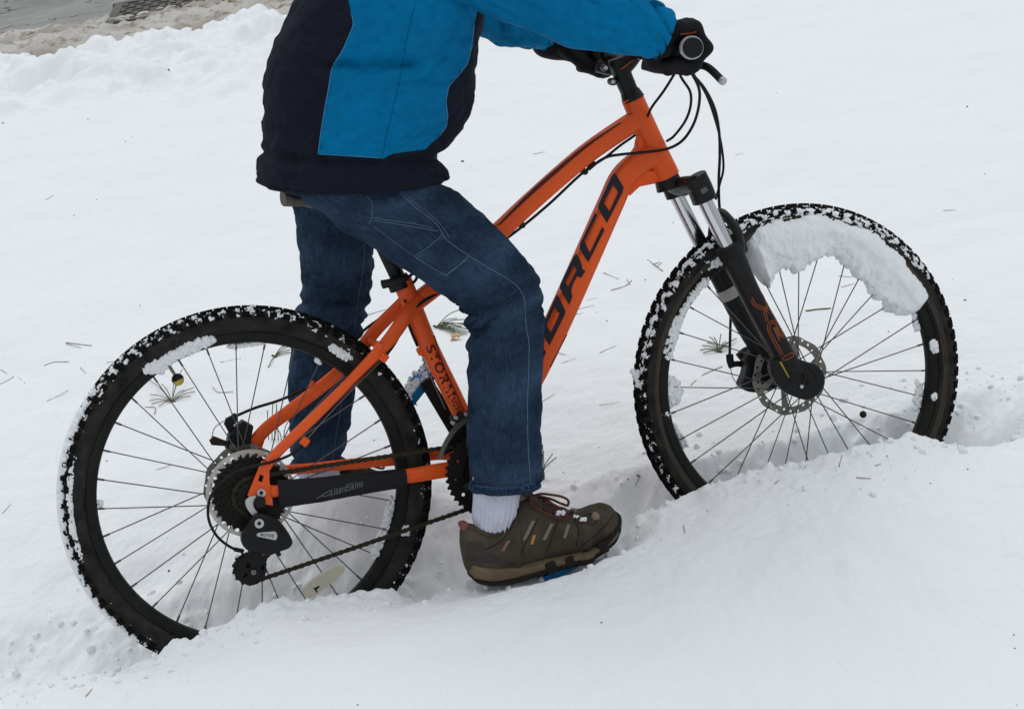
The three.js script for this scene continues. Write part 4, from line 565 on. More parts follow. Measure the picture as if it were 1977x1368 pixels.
const phiAt = (tab, v) => { let a = 0.02, b = Math.PI - 0.02; for (let i = 0; i < 26; i++) { const m = (a + b) / 2, q = toPx(torso(m, v)); if (q[0] > interp(tab, q[1])) a = m; else b = m; } return (a + b) / 2; };
const panelV0 = (phi) => { let a = 0.02, b = 0.4; for (let i = 0; i < 24; i++) { const m = (a + b) / 2, q = toPx(torso(phi, m)); const yb = q[0] < 735 ? lerp(298, 307, (q[0] - 612) / 123) : q[0] < 760 ? lerp(307, 297, (q[0] - 735) / 25) : lerp(297, 289, (q[0] - 760) / 60); if (q[1] > yb) a = m; else b = m; } return (a + b) / 2; };
const rowTab = []; for (let j = 0; j <= 120; j++) { const v = j / 120 * 0.98; rowTab.push([v, phiAt(backX, v), phiAt(frontX, v)]); }
const rowAt = (v) => { const k = clamp(v / 0.98 * 120, 0, 119.999), i = Math.floor(k), t = k - i; return [lerp(rowTab[i][1], rowTab[i + 1][1], t), lerp(rowTab[i][2], rowTab[i + 1][2], t)]; };
function panelGeo(sg) {
  const nu = 70, nv = 120; const bottoms = []; { const [a0, b0] = rowAt(0.2); for (let i = 0; i <= nu; i++) bottoms.push(panelV0(lerp(a0, b0, i / nu))); }
  return grid(nu, nv, (u, v, i) => { const vv = lerp(bottoms[i], 0.86, v), [a, b] = rowAt(vv); const phi = lerp(a, b, u); const edge = Math.min(u, 1 - u) * 70, e2 = v * 120; const off = 0.0035 * Math.min(1, Math.min(edge, e2) / 1.0) - 0.0008; return torso(sg * phi, vv, off); }, false, [0.3, 0.5]);
}
const panel = panelGeo(1);
part(jacket, 'side_panel', panel, M.blueCloth, 'bright blue side panel');
{ // far side takes the same cut, mirrored
  part(jacket, 'side_panel', panelGeo(-1), M.blueCloth, 'bright blue side panel');
  const sm = surfLine(panel, [[800, 12], [786, 70], [776, 128], [768, 170], [756, 220], [744, 270], [739, 300]], 0.0006, { off: 0.0001 }); if (sm) part(jacket, 'seam', sm, M.seam);
  const pp = [[612, 297], [620, 240], [632, 172], [640, 130], [660, 96], [671, 71], [680, 46], [676, 24]]; const s2 = surfLine(panel, pp.map(p => [p[0] + 2, p[1]]), 0.0011, { off: 0.0003 }); if (s2) part(jacket, 'piping', s2, M.piping);
  const s3 = surfLine(panel, [[616, 297], [670, 300], [735, 304]], 0.0010, { off: 0.0003 }); if (s3) part(jacket, 'piping', s3, M.piping);
  const s4 = surfLine(panel, [[915, 50], [908, 95], [899, 126], [884, 146], [866, 168], [861, 195], [863, 225], [860, 244], [848, 262]], 0.0010, { off: 0.0003 }); if (s4) part(jacket, 'piping', s4, M.piping);
}
function sleeve(rings, sd) {
  const f = loftFn(rings, 2.15), n = rings.length - 1;
  const w = (phi, v, off = 0) => f(phi, v, off + 0.009 * fbm(Math.cos(phi) * 1.6 + sd, Math.sin(phi) * 1.6, v * 5, 3) + 0.007 * Math.sin(v * 26 + Math.cos(phi) * 2.2 + sd) * fbm(Math.cos(phi), Math.sin(phi) + sd, v * 3, 2) * (1 - v * 0.4) - 0.008 * crease(Math.cos(phi) * 1.2 + sd, Math.sin(phi) * 1.2, v * 4.5 + Math.cos(phi)));
  const nv = 90, nu = 64; const outer = grid(nu, nv, (u, v) => w(u * TAU, v), true, [0.45, 0.6]);
  const lip = grid(nu, 6, (u, v) => w(u * TAU, 1 - 0.05 * v, -0.003 - 0.006 * v), true, [0.4, 0.03]);
  return [mergeGeometries([outer, lip]), w];
}
const zs = (i, n, a, b) => lerp(a, b, i / n);
const rA = [[[850, -205], [800, -60]], [[890, -175], [825, -22]], [[945, -130], [905, 18]], [[1020, -98], [995, 50]], [[1095, -68], [1072, 84]], [[1170, -40], [1150, 99]], [[1235, -16], [1215, 107]], [[1281, 8], [1252, 113]], [[1296, 22], [1264, 114]]];
const [slR, slRf] = sleeve(rA.map(([t, b], i) => ring(t, b, zs(i, 8, 0.235, 0.285), lerp(0.078, 0.056, i / 8))), 1.7);
part(jacket, 'sleeve', slR, M.blueCloth, 'blue sleeve of the right arm');
const lA = [[[880, -205], [830, -60]], [[905, -165], [860, -20]], [[945, -110], [895, 42]], [[985, -70], [945, 80]], [[1030, -40], [1002, 94]], [[1062, -10], [1048, 97]], [[1075, 8], [1058, 95]]];
const [slL] = sleeve(lA.map(([t, b], i) => ring(t, b, zs(i, 6, -0.13, -0.275), lerp(0.078, 0.056, i / 6))), 6.1);
part(jacket, 'sleeve', slL, M.blueCloth, 'blue sleeve of the left arm');
{ const g = plate(smoothPx([[1262, 2], [1272, 0], [1290, 12], [1296, 18], [1292, 25], [1280, 18], [1266, 10]], 3), 0.335, 0.006, { bevel: 0.001 }); g.translate(0, 0, -0.02); part(jacket, 'cuff_tab', g, M.seam); }
// jeans --------------------------------------------------------------------
function legLoft(rows, z0, z1, hz0, hz1, sd, wr, nu = 96, nv = 220) {
  const n = rows.length - 1; const rs = rows.map(([f, b, zo = 0], i) => ring(f, b, lerp(z0, z1, i / n) + zo, lerp(hz0, hz1, Math.min(1, i / n * 1.3)))); const F = loftFn(rs, 2.25);
  const fn = (phi, v, off = 0) => F(phi, v, off + wr(phi, v));
  return [grid(nu, nv, (u, v) => fn(u * TAU, v), true, [2, 5]), fn, rs];
}
const rl = [[[800, 290], [560, 320]], [[832, 334], [590, 388]], [[872, 364], [655, 440]], [[925, 405], [735, 492]], [[972, 452], [812, 545]], [[1012, 498], [862, 578]], [[1034, 530], [888, 596]], [[1043, 560], [901, 614]], [[1046, 600], [905, 650]], [[1045, 660], [904, 700]], [[1042, 730], [903, 760]], [[1042, 800], [903, 820]], [[1045, 870], [905, 880]], [[1046, 915], [907, 925]], [[1036, 938], [908, 948]]];
const NL = rl.length - 1;
const wrR = (phi, v) => { const h = v * NL, c = Math.cos(phi), s = Math.sin(phi); let d = 0.006 * fbm(c * 1.8 + 2, s * 1.8, h * 0.5, 3) + 0.0025 * fbm(c * 5, s * 5, h * 1.6, 2); const back = sstep(-0.1, -0.9, c), kn = Math.exp(-(((h - 7.6) / 1.5) ** 2)); d += 0.0048 * kn * (0.35 + 0.65 * back) * Math.sin(h * 6.2 + 2.4 * s + 1.5 * fbm(c * 2, s * 2, h, 2)); d += 0.0025 * sstep(10, 13, h) * Math.sin(h * 6 + 3 * c) * fbm(c * 2, s * 2 + 5, h * 0.8, 2); d += 0.005 * Math.exp(-(((h - 1.5) / 1.2) ** 2)) * Math.sin(h * 5 + 3 * c); d -= (0.0025 + 0.007 * kn * (0.3 + back)) * crease(c * 1.1, s * 1.1 + 3, h * 1.1 + 0.8 * s, 4) + 0.004 * Math.exp(-(((h - 3) / 2) ** 2)) * crease(c * 1.3 + 8, s * 1.3, h * 0.6 + 1.5 * c, 5) + 0.003 * sstep(10.5, 13.5, h) * crease(c * 1.2 + 3, s * 1.2, h * 0.9, 4); return d; };
const [legR, legRf] = legLoft(rl, 0.085, 0.165, 0.092, 0.066, 2, wrR);
const ll = [[[800, 300], [520, 330]], [[760, 350], [545, 372]], [[726, 410], [566, 405]], [[719, 470], [573, 452]], [[718, 520], [580, 520]], [[715, 560], [583, 565]], [[706, 598], [577, 600]], [[697, 640], [567, 645]], [[690, 690], [560, 695]], [[684, 750], [557, 752]], [[677, 810], [558, 812]], [[664, 860], [562, 868]], [[652, 897], [565, 905]]];
const NLL = ll.length - 1;
const wrL = (phi, v) => { const h = v * NLL, c = Math.cos(phi), s = Math.sin(phi); return 0.006 * fbm(c * 1.8 + 7, s * 1.8, h * 0.5, 3) + 0.0025 * fbm(c * 5, s * 5 + 2, h * 1.6, 2) + 0.006 * Math.exp(-(((h - 6.3) / 1.2) ** 2)) * Math.sin(h * 8 + 2 * c) + 0.003 * sstep(9, 12, h) * Math.sin(h * 7) - 0.005 * crease(c * 1.1 + 2, s * 1.1, h * 0.9 + c, 4); };
const [legL, legLf] = legLoft(ll, -0.085, -0.33, 0.10, 0.062, 5, wrL);
const jeans = grp(rider, 'jeans');
const seatF = loftFn([ring([830, 250], [530, 255], 0.012, 0.15), ring([838, 300], [520, 310], 0.012, 0.165), ring([820, 350], [530, 362], 0.01, 0.155), ring([760, 380], [580, 385], 0.0, 0.11)], 2.3);
const seatG = capped(grid(64, 24, (u, v) => seatF(u * TAU, v), true, [1, 0.3]), 64, 24, null, U(680, 384, 0));
part(jeans, 'cloth', mergeGeometries([legR, legL, seatG]), M.denim, 'dark blue denim legs and seat');
const hemGeo = (fn, v0, v1, off) => grid(96, 10, (u, v) => { const b = Math.sin(v * Math.PI); return fn(u * TAU, lerp(v0, v1, v), off * b + 0.0015 * ns(u * 60, v * 2, 3.3)); }, true, [2, 0.1]);
part(jeans, 'hem', hemGeo(legRf, 0.966, 1.0, 0.0035), M.denim, 'frayed turned hem of the right leg'); part(jeans, 'hem', hemGeo(legLf, 0.972, 1.0, 0.0035), M.denim);
{ // inside of the trouser legs, so the openings have thickness
  part(jeans, 'lining', grid(64, 8, (u, v) => legRf(u * TAU, lerp(0.90, 0.999, v), -0.004), true), M.denimPale);
  const T = (geo, pts, r = 0.0008, k = 5) => { r *= 0.8; const g = surfLine(geo, pts, r, { k, off: r * 0.6 }); if (g) part(jeans, 'stitching', g, M.stitch); };
  T(legR, [[772, 372], [800, 398], [842, 432], [862, 462], [905, 493], [945, 518], [985, 542], [1003, 558], [1012, 578], [1014, 610], [1017, 640], [1021, 660], [1020, 720], [1018, 800], [1020, 870], [1024, 934]]);
  T(legR, [[776, 369], [804, 394], [846, 428], [868, 458]], 0.0006);
  T(legR, [[708, 378], [717, 390], [717, 420], [712, 432]], 0.0008); T(legR, [[720, 420], [760, 426], [800, 432], [836, 440]], 0.0007); T(legR, [[720, 425], [760, 431], [800, 438], [846, 446]], 0.0007); T(legR, [[724, 438], [760, 466], [800, 494], [840, 520], [864, 532]], 0.0006);
  T(legR, [[800, 494], [822, 480], [842, 464], [856, 450]], 0.0008); T(legR, [[804, 497], [826, 483], [846, 467], [860, 454]], 0.0007); T(legR, [[860, 532], [880, 517], [905, 494]], 0.0008); T(legR, [[864, 528], [884, 513], [902, 500]], 0.0007); T(legR, [[803, 498], [830, 514], [861, 532]], 0.0007);
  T(legR, [[912, 938], [950, 941], [1000, 940], [1034, 932]], 0.0006);
  T(legL, [[704, 470], [700, 520], [694, 560], [688, 600], [684, 640]], 0.0007); T(legL, [[664, 740], [655, 800], [646, 860], [641, 898]], 0.0007);
  // frayed threads along the hem
  const fr = []; for (let i = 0; i < 46; i++) { const x = lerp(911, 1034, i / 45) + rr(-1, 1), y = lerp(930, 941, Math.sin(i / 45 * Math.PI)) + rr(-2, 3); const a = hit(legR, x, y, 0.0042), b = hit(legR, x + rr(-4, 4), y + rr(5, 10), 0.0042); if (a && b) fr.push(cyl(a, b, 0.0007, 0.0005, 4)); } if (fr.length) part(jeans, 'frayed_thread', flat(fr), M.denimPale, null, 'stuff');
  const pk = []; const q = [[803, 497], [850, 458], [898, 498], [862, 532]]; // utility pocket patch
  const pg = grid(16, 16, (u, v) => { const x = lerp(lerp(q[0][0], q[1][0], u), lerp(q[3][0], q[2][0], u), v), y = lerp(lerp(q[0][1], q[1][1], u), lerp(q[3][1], q[2][1], u), v); const e = Math.min(u, v, 1 - u, 1 - v) * 16; return hit(legR, x, y, 0.0022 * Math.min(1, e) - 0.0004) ?? U(x, y, 0.2); }, false, [0.4, 0.4]); part(jeans, 'pocket', pg, M.denim, 'small utility pocket on the right thigh');
}
// socks and shoes ---------------------------------------------------------------
const sockF = loftFn([ring([1005, 915], [914, 920], 0.165, 0.042), ring([1003, 950], [915, 952], 0.165, 0.041), ring([1000, 985], [914, 988], 0.165, 0.037), ring([992, 1012], [916, 1015], 0.165, 0.030), ring([980, 1040], [926, 1045], 0.165, 0.02)], 2.2);
const sockG = grid(128, 30, (u, v) => sockF(u * TAU, v, 0.0016 * Math.cos(u * TAU * 26) + 0.003 * fbm(Math.cos(u * TAU) * 2, Math.sin(u * TAU) * 2, v * 4, 2)), true, [0.3, 0.12]);
part(rider, 'sock', sockG, M.sock, 'white ribbed ankle sock');
const shoe = grp(rider, 'shoe');
const Z = 0.165;
const upT = [[890, 1040, 1062, 0.012], [897, 1016, 1100, 0.027], [912, 1010, 1108, 0.034], [935, 1016, 1110, 0.037], [958, 1020, 1108, 0.039], [982, 1006, 1104, 0.040], [1000, 980, 1100, 0.040], [1016, 958, 1096, 0.038], [1034, 956, 1090, 0.040], [1060, 966, 1082, 0.043], [1085, 977, 1074, 0.046], [1108, 986, 1067, 0.048], [1130, 983, 1060, 0.048], [1150, 976, 1050, 0.046], [1168, 971, 1042, 0.042], [1182, 976, 1032, 0.035], [1191, 990, 1020, 0.024], [1194, 1000, 1008, 0.01]];
const upR = upT.map(([x, t, b, hz]) => { const k = 0.18 * (b - t); return ring([x - k * 0.35, t], [x + k * 0.2, b], Z, hz); }); const upF = loftFn(upR, 2.35);
const upper = capped(grid(56, 110, (u, v) => upF(u * TAU, v, 0.002 * fbm(Math.cos(u * TAU) * 3, Math.sin(u * TAU) * 3, v * 9, 3)), true, [0.25, 0.29]), 56, 110, upR[0].c, upR[upR.length - 1].c);
part(shoe, 'upper', upper, M.shoe, 'brown leather hiking shoe upper');
const band = (tab, hzAdd, n = 3.2) => { const rs = tab.map(([x, t, b, hz, sk = 0]) => ring([x - sk, t], [x + sk, b], Z, hz + hzAdd)); const f = loftFn(rs, n); return capped(grid(48, 90, (u, v) => f(u * TAU, v), true, [0.2, 0.29]), 48, 90, rs[0].c, rs[rs.length - 1].c); };
part(shoe, 'midsole', band([[903, 1080, 1100, 0.02], [910, 1080, 1112, 0.034], [940, 1085, 1118, 0.038], [980, 1084, 1112, 0.039], [1010, 1080, 1103, 0.04], [1040, 1072, 1094, 0.043], [1075, 1064, 1084, 0.048], [1105, 1055, 1074, 0.051], [1135, 1046, 1062, 0.051], [1160, 1032, 1048, 0.046], [1180, 1014, 1034, 0.038], [1190, 1000, 1022, 0.026]], 0.002), M.sole);
part(shoe, 'outsole', band([[906, 1096, 1112, 0.02], [916, 1108, 1120, 0.034], [945, 1113, 1124, 0.037], [985, 1104, 1120, 0.038], [1010, 1094, 1113, 0.039], [1040, 1086, 1102, 0.042], [1075, 1074, 1093, 0.047], [1105, 1066, 1084, 0.05], [1135, 1054, 1072, 0.05], [1160, 1040, 1056, 0.045], [1180, 1024, 1041, 0.037], [1192, 1000, 1026, 0.024]], 0.001), M.outsole);
part(shoe, 'toe_guard', band([[1142, 1040, 1056, 0.050], [1160, 1028, 1048, 0.046], [1178, 1004, 1036, 0.0385], [1189, 988, 1026, 0.03], [1196, 992, 1014, 0.013]], 0.0022), M.outsole);
{ const lug = []; for (const [x, y] of [[1052, 1092], [1088, 1082], [1120, 1070], [1150, 1054]]) for (const s of [1, -1]) { const p = U(x, y - 8, Z); const g = new RoundedBoxGeometry(0.019, 0.022, 0.012, 2, 0.004); g.rotateZ(0.25); g.translate(p.x, p.y, Z + s * 0.0465); lug.push(g); } for (const g of lug) part(shoe, 'lug', g, M.outsole);
  const st = (a, b, w, mat, name, lb) => { const P = []; for (let i = 0; i <= 6; i++) { const t = i / 6, x = lerp(a[0], b[0], t), y = lerp(a[1], b[1], t); const l = hit(upper, x - w / 2, y, 0.0012), r = hit(upper, x + w / 2, y, 0.0012); if (l && r) P.push([l, r]); } const A = []; for (let i = 0; i < P.length - 1; i++) A.push(P[i][0], P[i][1], P[i + 1][1], P[i][0], P[i + 1][1], P[i + 1][0]); if (!A.length) return; const g = new THREE.BufferGeometry().setFromPoints(A); g.computeVertexNormals(); part(shoe, name, flat([g]), mat, lb); };
  st([1030, 1005], [1011, 1042], 7, M.shoeStripe, 'overlay_strip'); st([1066, 1010], [1050, 1042], 7, M.shoeStripe, 'overlay_strip'); st([1098, 1012], [1090, 1038], 6, M.shoeStripe, 'overlay_strip'); st([1032, 1032], [1026, 1050], 6, M.gold, 'logo_tag', 'small gold logo tag on the side'); st([980, 1044], [968, 1064], 4, M.tabRed, 'overlay_strip'); st([984, 1043], [972, 1063], 3, M.shoeStripe, 'overlay_strip');
  for (const [x, y, w, h] of [[1010, 962, 9, 14], [1150, 998, 8, 10], [1106, 988, 8, 7]]) { const p = hit(upper, x, y, 0.001); if (p) { const g = new THREE.SphereGeometry(1, 14, 10); g.scale(w / PXM, h / PXM, 0.004); g.rotateZ(0.2); g.translate(p.x, p.y, p.z); part(shoe, 'leather_patch', g, M.shoeStripe); } }
  part(shoe, 'heel_tab', plate(smoothPx([[888, 1012], [896, 1008], [906, 1014], [910, 1030], [904, 1036], [896, 1026]], 3), Z, 0.03, { bevel: 0.003 }), M.tabRed, 'dull red pull tab at the heel');
  part(shoe, 'heel_panel', (() => { const P = grid(10, 10, (u, v) => { const x = lerp(lerp(900, 903, v), lerp(930, 992, v * v), u), y = lerp(1042, 1086, v) + 5 * Math.sin(u * 3) * (1 - v); return hit(upper, x, y, 0.0008) ?? U(x, y, Z + 0.036); }); return P; })(), M.shoeDark);
  for (const q of [[[1002, 984], [988, 1018], [964, 1046], [930, 1062], [904, 1066]], [[1108, 1000], [1117, 1026], [1112, 1054]], [[1124, 1052], [1158, 1026], [1184, 994]], [[1040, 1000], [1022, 1034], [1004, 1070]], [[1078, 1006], [1066, 1036], [1056, 1066]], [[1126, 996], [1140, 992], [1152, 1002], [1146, 1012], [1132, 1010]]]) { const g = surfLine(upper, q, 0.0009, { off: 0.0002 }); if (g) part(shoe, 'seam', g, M.outsole); }
  part(shoe, 'tongue', sweep(uv3([[1040, 975, Z], [1020, 955, Z], [1004, 942, Z]]), v => [0.008, 0.030], { seg: 12, n: 2.6 }), M.shoeDark);
  { const cl = [[900, 1014], [914, 1020], [932, 1029], [950, 1033], [968, 1028], [982, 1014], [994, 994], [1004, 970]].map(([x, y]) => hit(upper, x, y, 0.001) ?? U(x, y, Z + 0.034)); part(shoe, 'collar', sweep(cl, 0.0042, { seg: 40, rad: 8 }), M.shoe); }
  const lc = (pts) => part(shoe, 'lace', cable(pts.map(([x, y, z]) => U(x, y, Z + z)), 0.0024), M.lace);
  lc([[1020, 962, 0.036], [1032, 956, 0.02], [1044, 962, -0.01], [1050, 970, -0.03]]); lc([[1034, 975, 0.04], [1046, 966, 0.02], [1058, 968, -0.01], [1066, 978, -0.034]]); lc([[1050, 985, 0.044], [1062, 974, 0.02], [1074, 976, -0.01], [1082, 986, -0.036]]); lc([[1068, 992, 0.046], [1080, 981, 0.02], [1092, 983, -0.01], [1098, 992, -0.04]]); lc([[1090, 999, 0.048], [1098, 988, 0.03], [1110, 986, 0]]);
  lc([[1032, 956, 0.02], [1046, 953, 0.028], [1066, 955, 0.036], [1086, 959, 0.04], [1097, 966, 0.04], [1096, 975, 0.036], [1084, 972, 0.028], [1066, 964, 0.02], [1048, 959, 0.012], [1036, 958, 0.01]]); lc([[1036, 958, 0.0], [1052, 962, 0.02], [1066, 972, 0.036], [1076, 980, 0.044]]); lc([[1024, 968, 0.038], [1036, 980, 0.043], [1052, 990, 0.046], [1074, 998, 0.049], [1096, 1002, 0.05]]);
}
{ // left shoe: the same shoe, standing in the snow beyond the bike
  const s2 = shoe.clone(); rider.add(s2); const pivot = U(1018, 948, Z), goal = U(668, 890, -0.36); const q = new THREE.Quaternion().setFromAxisAngle(V(0, 0, 1), 0.12).multiply(new THREE.Quaternion().setFromAxisAngle(V(0, 1, 0), 0.12)); s2.quaternion.copy(q); s2.position.copy(goal.clone().sub(pivot.clone().applyQuaternion(q)));
  const k2 = part(rider, 'sock', sockG, M.sock, 'white ribbed ankle sock'); k2.position.copy(s2.position); k2.position.y += 0.012; k2.quaternion.copy(q);
}
// hands ---------------------------------------------------------------------------
function sdfMesh(bones, center, size, res, kk, mat) { // smooth union of tapered capsules -> one surface
  const mc = new MarchingCubes(res, mat, false, false, 400000); mc.isolation = 0; const f = mc.field, half = size / 2; let i = 0; const p = V();
  for (let z = 0; z < res; z++) for (let y = 0; y < res; y++) for (let x = 0; x < res; x++, i++) {
    p.set(center.x + (x / (res / 2) - 1) * half, center.y + (y / (res / 2) - 1) * half, center.z + (z / (res / 2) - 1) * half);
    const e = {}; for (const [a, b, ra, rb, g] of bones) { const ab = b.clone().sub(a), t = clamp(p.clone().sub(a).dot(ab) / Math.max(1e-9, ab.lengthSq())); const d = p.distanceTo(a.clone().addScaledVector(ab, t)) - lerp(ra, rb, t); if (e[g] === undefined) e[g] = d; else { const h = clamp(0.5 + 0.5 * (e[g] - d) / kk); e[g] = lerp(e[g], d, h) - kk * h * (1 - h); } }
    let d = 1; for (const k in e) { if (d === 1) d = e[k]; else { const q = 0.004, h = clamp(0.5 + 0.5 * (d - e[k]) / q); d = lerp(d, e[k], h) - q * h * (1 - h); } }
    f[i] = -d;
  }
  mc.update(); const n = mc.count; const g = new THREE.BufferGeometry(); const P = mc.positionArray.slice(0, n * 3), N = mc.normalArray.slice(0, n * 3); for (let k = 0; k < n; k++) { P[k * 3] = P[k * 3] * half + center.x; P[k * 3 + 1] = P[k * 3 + 1] * half + center.y; P[k * 3 + 2] = P[k * 3 + 2] * half + center.z; }
  g.setAttribute('position', new THREE.BufferAttribute(P, 3)); const uv = new Float32Array(n * 2); for (let k = 0; k < n; k++) { uv[k * 2] = P[k * 3] * 6 + P[k * 3 + 2] * 3; uv[k * 2 + 1] = P[k * 3 + 1] * 6 + P[k * 3 + 2] * 3; } g.setAttribute('uv', new THREE.BufferAttribute(uv, 2)); const mg = mergeVertices(g, 1e-5); mg.computeVertexNormals(); return mg;
}
{
  const B = [], pol = (deg, r, z) => V(BX + r * Math.cos(deg * Math.PI / 180), BY + r * Math.sin(deg * Math.PI / 180), z);
  const wrist = V(BX - 0.078, BY + 0.034, 0.282); const fz = [0.302, 0.279, 0.256, 0.233], sc = [0.9, 1, 1.04, 1];
  fz.forEach((z, i) => { const s = sc[i]; const m = pol(58, 0.041 * s, z), pip = pol(-8, 0.041 * s, z), dip = pol(-72, 0.037 * s, z), tip = pol(-132, 0.031, z + 0.002); const r = 0.0112 * (i ? 1 : 0.93); B.push([pol(120, 0.036, z), m, 0.0125, 0.0125, 'f' + i], [m, pip, 0.0125, r, 'f' + i], [pip, dip, r, r * 0.95, 'f' + i], [dip, tip, r * 0.95, r * 0.85, 'f' + i]); B.push([V(wrist.x + 0.01, wrist.y, lerp(wrist.z, z, 0.45)), pol(98, 0.034, z), 0.0205, 0.0165, 'palm']); });
  B.push([V(wrist.x - 0.012, wrist.y + 0.004, wrist.z), wrist, 0.030, 0.029, 'palm'], [wrist, pol(165, 0.034, 0.288), 0.026, 0.02, 'palm'], [wrist, pol(175, 0.032, 0.245), 0.024, 0.018, 'palm']);
  B.push([V(wrist.x + 0.016, wrist.y - 0.012, 0.245), pol(205, 0.036, 0.224), 0.0165, 0.0135, 'th'], [pol(205, 0.036, 0.224), pol(258, 0.033, 0.212), 0.0135, 0.0115, 'th'], [pol(258, 0.033, 0.212), pol(305, 0.033, 0.214), 0.0115, 0.010, 'th']);
  const g = sdfMesh(B, V(BX - 0.03, BY + 0.004, 0.262), 0.22, 74, 0.012, M.glove);
  part(rider, 'glove', g, M.glove, 'black glove of the right hand closed on the grip');
  const g2 = g.clone(); g2.scale(1, 1, -1); { const ix = g2.index.array; for (let i = 0; i < ix.length; i += 3) { const t = ix[i]; ix[i] = ix[i + 1]; ix[i + 1] = t; } g2.computeVertexNormals(); } part(rider, 'glove', g2, M.glove, 'black glove of the left hand closed on the grip');
  const a = []; for (const [x, y] of [[1313, 66], [1322, 65], [1332, 64], [1344, 61]]) { const h = hit(g, x, y, 0.0006); if (h) a.push(h); } if (a.length > 1) part(rider, 'glove_stripe', new THREE.TubeGeometry(new THREE.CatmullRomCurve3(a), 16, 0.0014, 5), M.orangePrint);
}
{ // head, above the picture's edge
  const hc = U(985, -345, 0.075), fwd = V(0.98, -0.18, 0).normalize(), upv = V(0.18, 0.98, 0); const at = (f, u, z) => hc.clone().addScaledVector(fwd, f).addScaledVector(upv, u).add(V(0, 0, z));
  const neck = U(885, -235, 0.07); const B = [[at(-0.02, 0.03, 0), at(-0.035, 0.02, 0), 0.088, 0.09, 'h'], [at(0.02, -0.02, 0), at(0.035, -0.075, 0), 0.07, 0.042, 'h'], [at(0.06, 0.03, 0.03), at(0.06, 0.03, -0.03), 0.03, 0.03, 'h'], [at(0.088, 0.012, 0), at(0.105, -0.022, 0), 0.009, 0.013, 'h'], [at(0.083, -0.052, 0.02), at(0.083, -0.052, -0.02), 0.009, 0.009, 'h'], [at(0.07, -0.085, 0), at(0.07, -0.088, 0), 0.018, 0.018, 'h'], [at(-0.02, -0.01, 0.078), at(-0.025, 0.02, 0.084), 0.012, 0.016, 'h'], [at(-0.02, -0.01, -0.078), at(-0.025, 0.02, -0.084), 0.012, 0.016, 'h'], [at(-0.03, -0.03, 0), neck, 0.055, 0.062, 'h']];
  part(rider, 'body', sdfMesh(B, at(-0.02, -0.03, 0), 0.36, 70, 0.02, M.skin), M.skin, 'head and neck');
  const hf = (u, v, k) => { const a = u * TAU, e = v * Math.PI / 2; return at(-0.02 + (0.125 + k) * Math.cos(a) * Math.cos(e), 0.045 + (0.095 + k) * Math.sin(e), (0.098 + k) * Math.sin(a) * Math.cos(e)); };
  part(rider, 'helmet', mergeGeometries([grid(48, 14, (u, v) => hf(u, v, 0.012), true), grid(48, 14, (u, v) => hf(u, v, 0), true), grid(48, 1, (u, v) => hf(u, 0, v * 0.012), true)]), M.blackGloss, 'black bicycle helmet');
}
// ---------------------------------------------------------------- snow stuck to the wheels
const lumpBase = [0, 1, 2, 3].map(i => { const g = new THREE.IcosahedronGeometry(1, 2); return jitter(g, 0.75, 1.7, i * 9.3); });
const lumpSmall = [0, 1].map(i => { const g = new THREE.IcosahedronGeometry(1, 1); return jitter(g, 0.7, 1.6, i * 5.1); });
function lumps(list, fine) { const out = [], m = new THREE.Matrix4(), q = new THREE.Quaternion(), e = new THREE.Euler(); list.forEach(([p, r, sx = 1, sy = 1, sz = 1], i) => { const g = (fine || r < 0.0045 ? lumpSmall[i % 2] : lumpBase[i % 4]).clone(); e.set(rnd() * 6, rnd() * 6, rnd() * 6); g.scale(r * sx, r * sy, r * sz); m.makeRotationFromEuler(e); g.applyMatrix4(m); g.translate(p.x, p.y, p.z); out.push(g); }); const g = mergeGeometries(out); return g; }
const tyrePt = (cx, th, ph, off = 0, steer = 0) => { const r = 0.3165 + (0.0245 + off) * Math.cos(ph); const p = V(r * Math.cos(th), r * Math.sin(th), (0.0262 + off) * Math.sin(ph)); if (steer) p.applyQuaternion(frontWheel.quaternion); return p.add(V(cx, AX, 0)); };
const wAng = (px, py, cx) => { const p = U(px, py, 0.01); return Math.atan2(p.y - AX, p.x - cx); };
const DEG = Math.PI / 180;
// snow layer on the tyre: thick where cover() is high, sunk under the rubber elsewhere
function tyreLayer(cx, t0, t1, p0, p1, cover, steer, sd, cap) {
  const nu = Math.round((p1 - p0) / 0.045), nv = Math.round((t1 - t0) * DEG * 0.33 / 0.0013);
  return grid(nu, nv, (u, v) => { const th = lerp(t0, t1, v), ph = lerp(p0, p1, u), a = th * DEG; const n = 0.85 * fbm(a * 24 + sd, ph * 2.6, sd, 3) + 0.45 * fbm(a * 80, ph * 7, sd + 4, 2); const edge = Math.min(1, u / 0.06, (1 - u) / 0.06, v / 0.015, (1 - v) / 0.015); const k = cover(th, ph) + n + 0.6 * (edge - 1); const off = k > 0 ? Math.min(cap, 0.0012 + 0.012 * k) : Math.max(-0.004, 0.0012 + 0.02 * k); return tyrePt(cx, a, ph, off, steer); });
}
const bell = (x, a, b, f) => sstep(a - f, a + f, x) * (1 - sstep(b - f, b + f, x));
const rimF = [];
const inBike = (m) => { m.position.copy(BP); m.quaternion.copy(BQ); return m; };
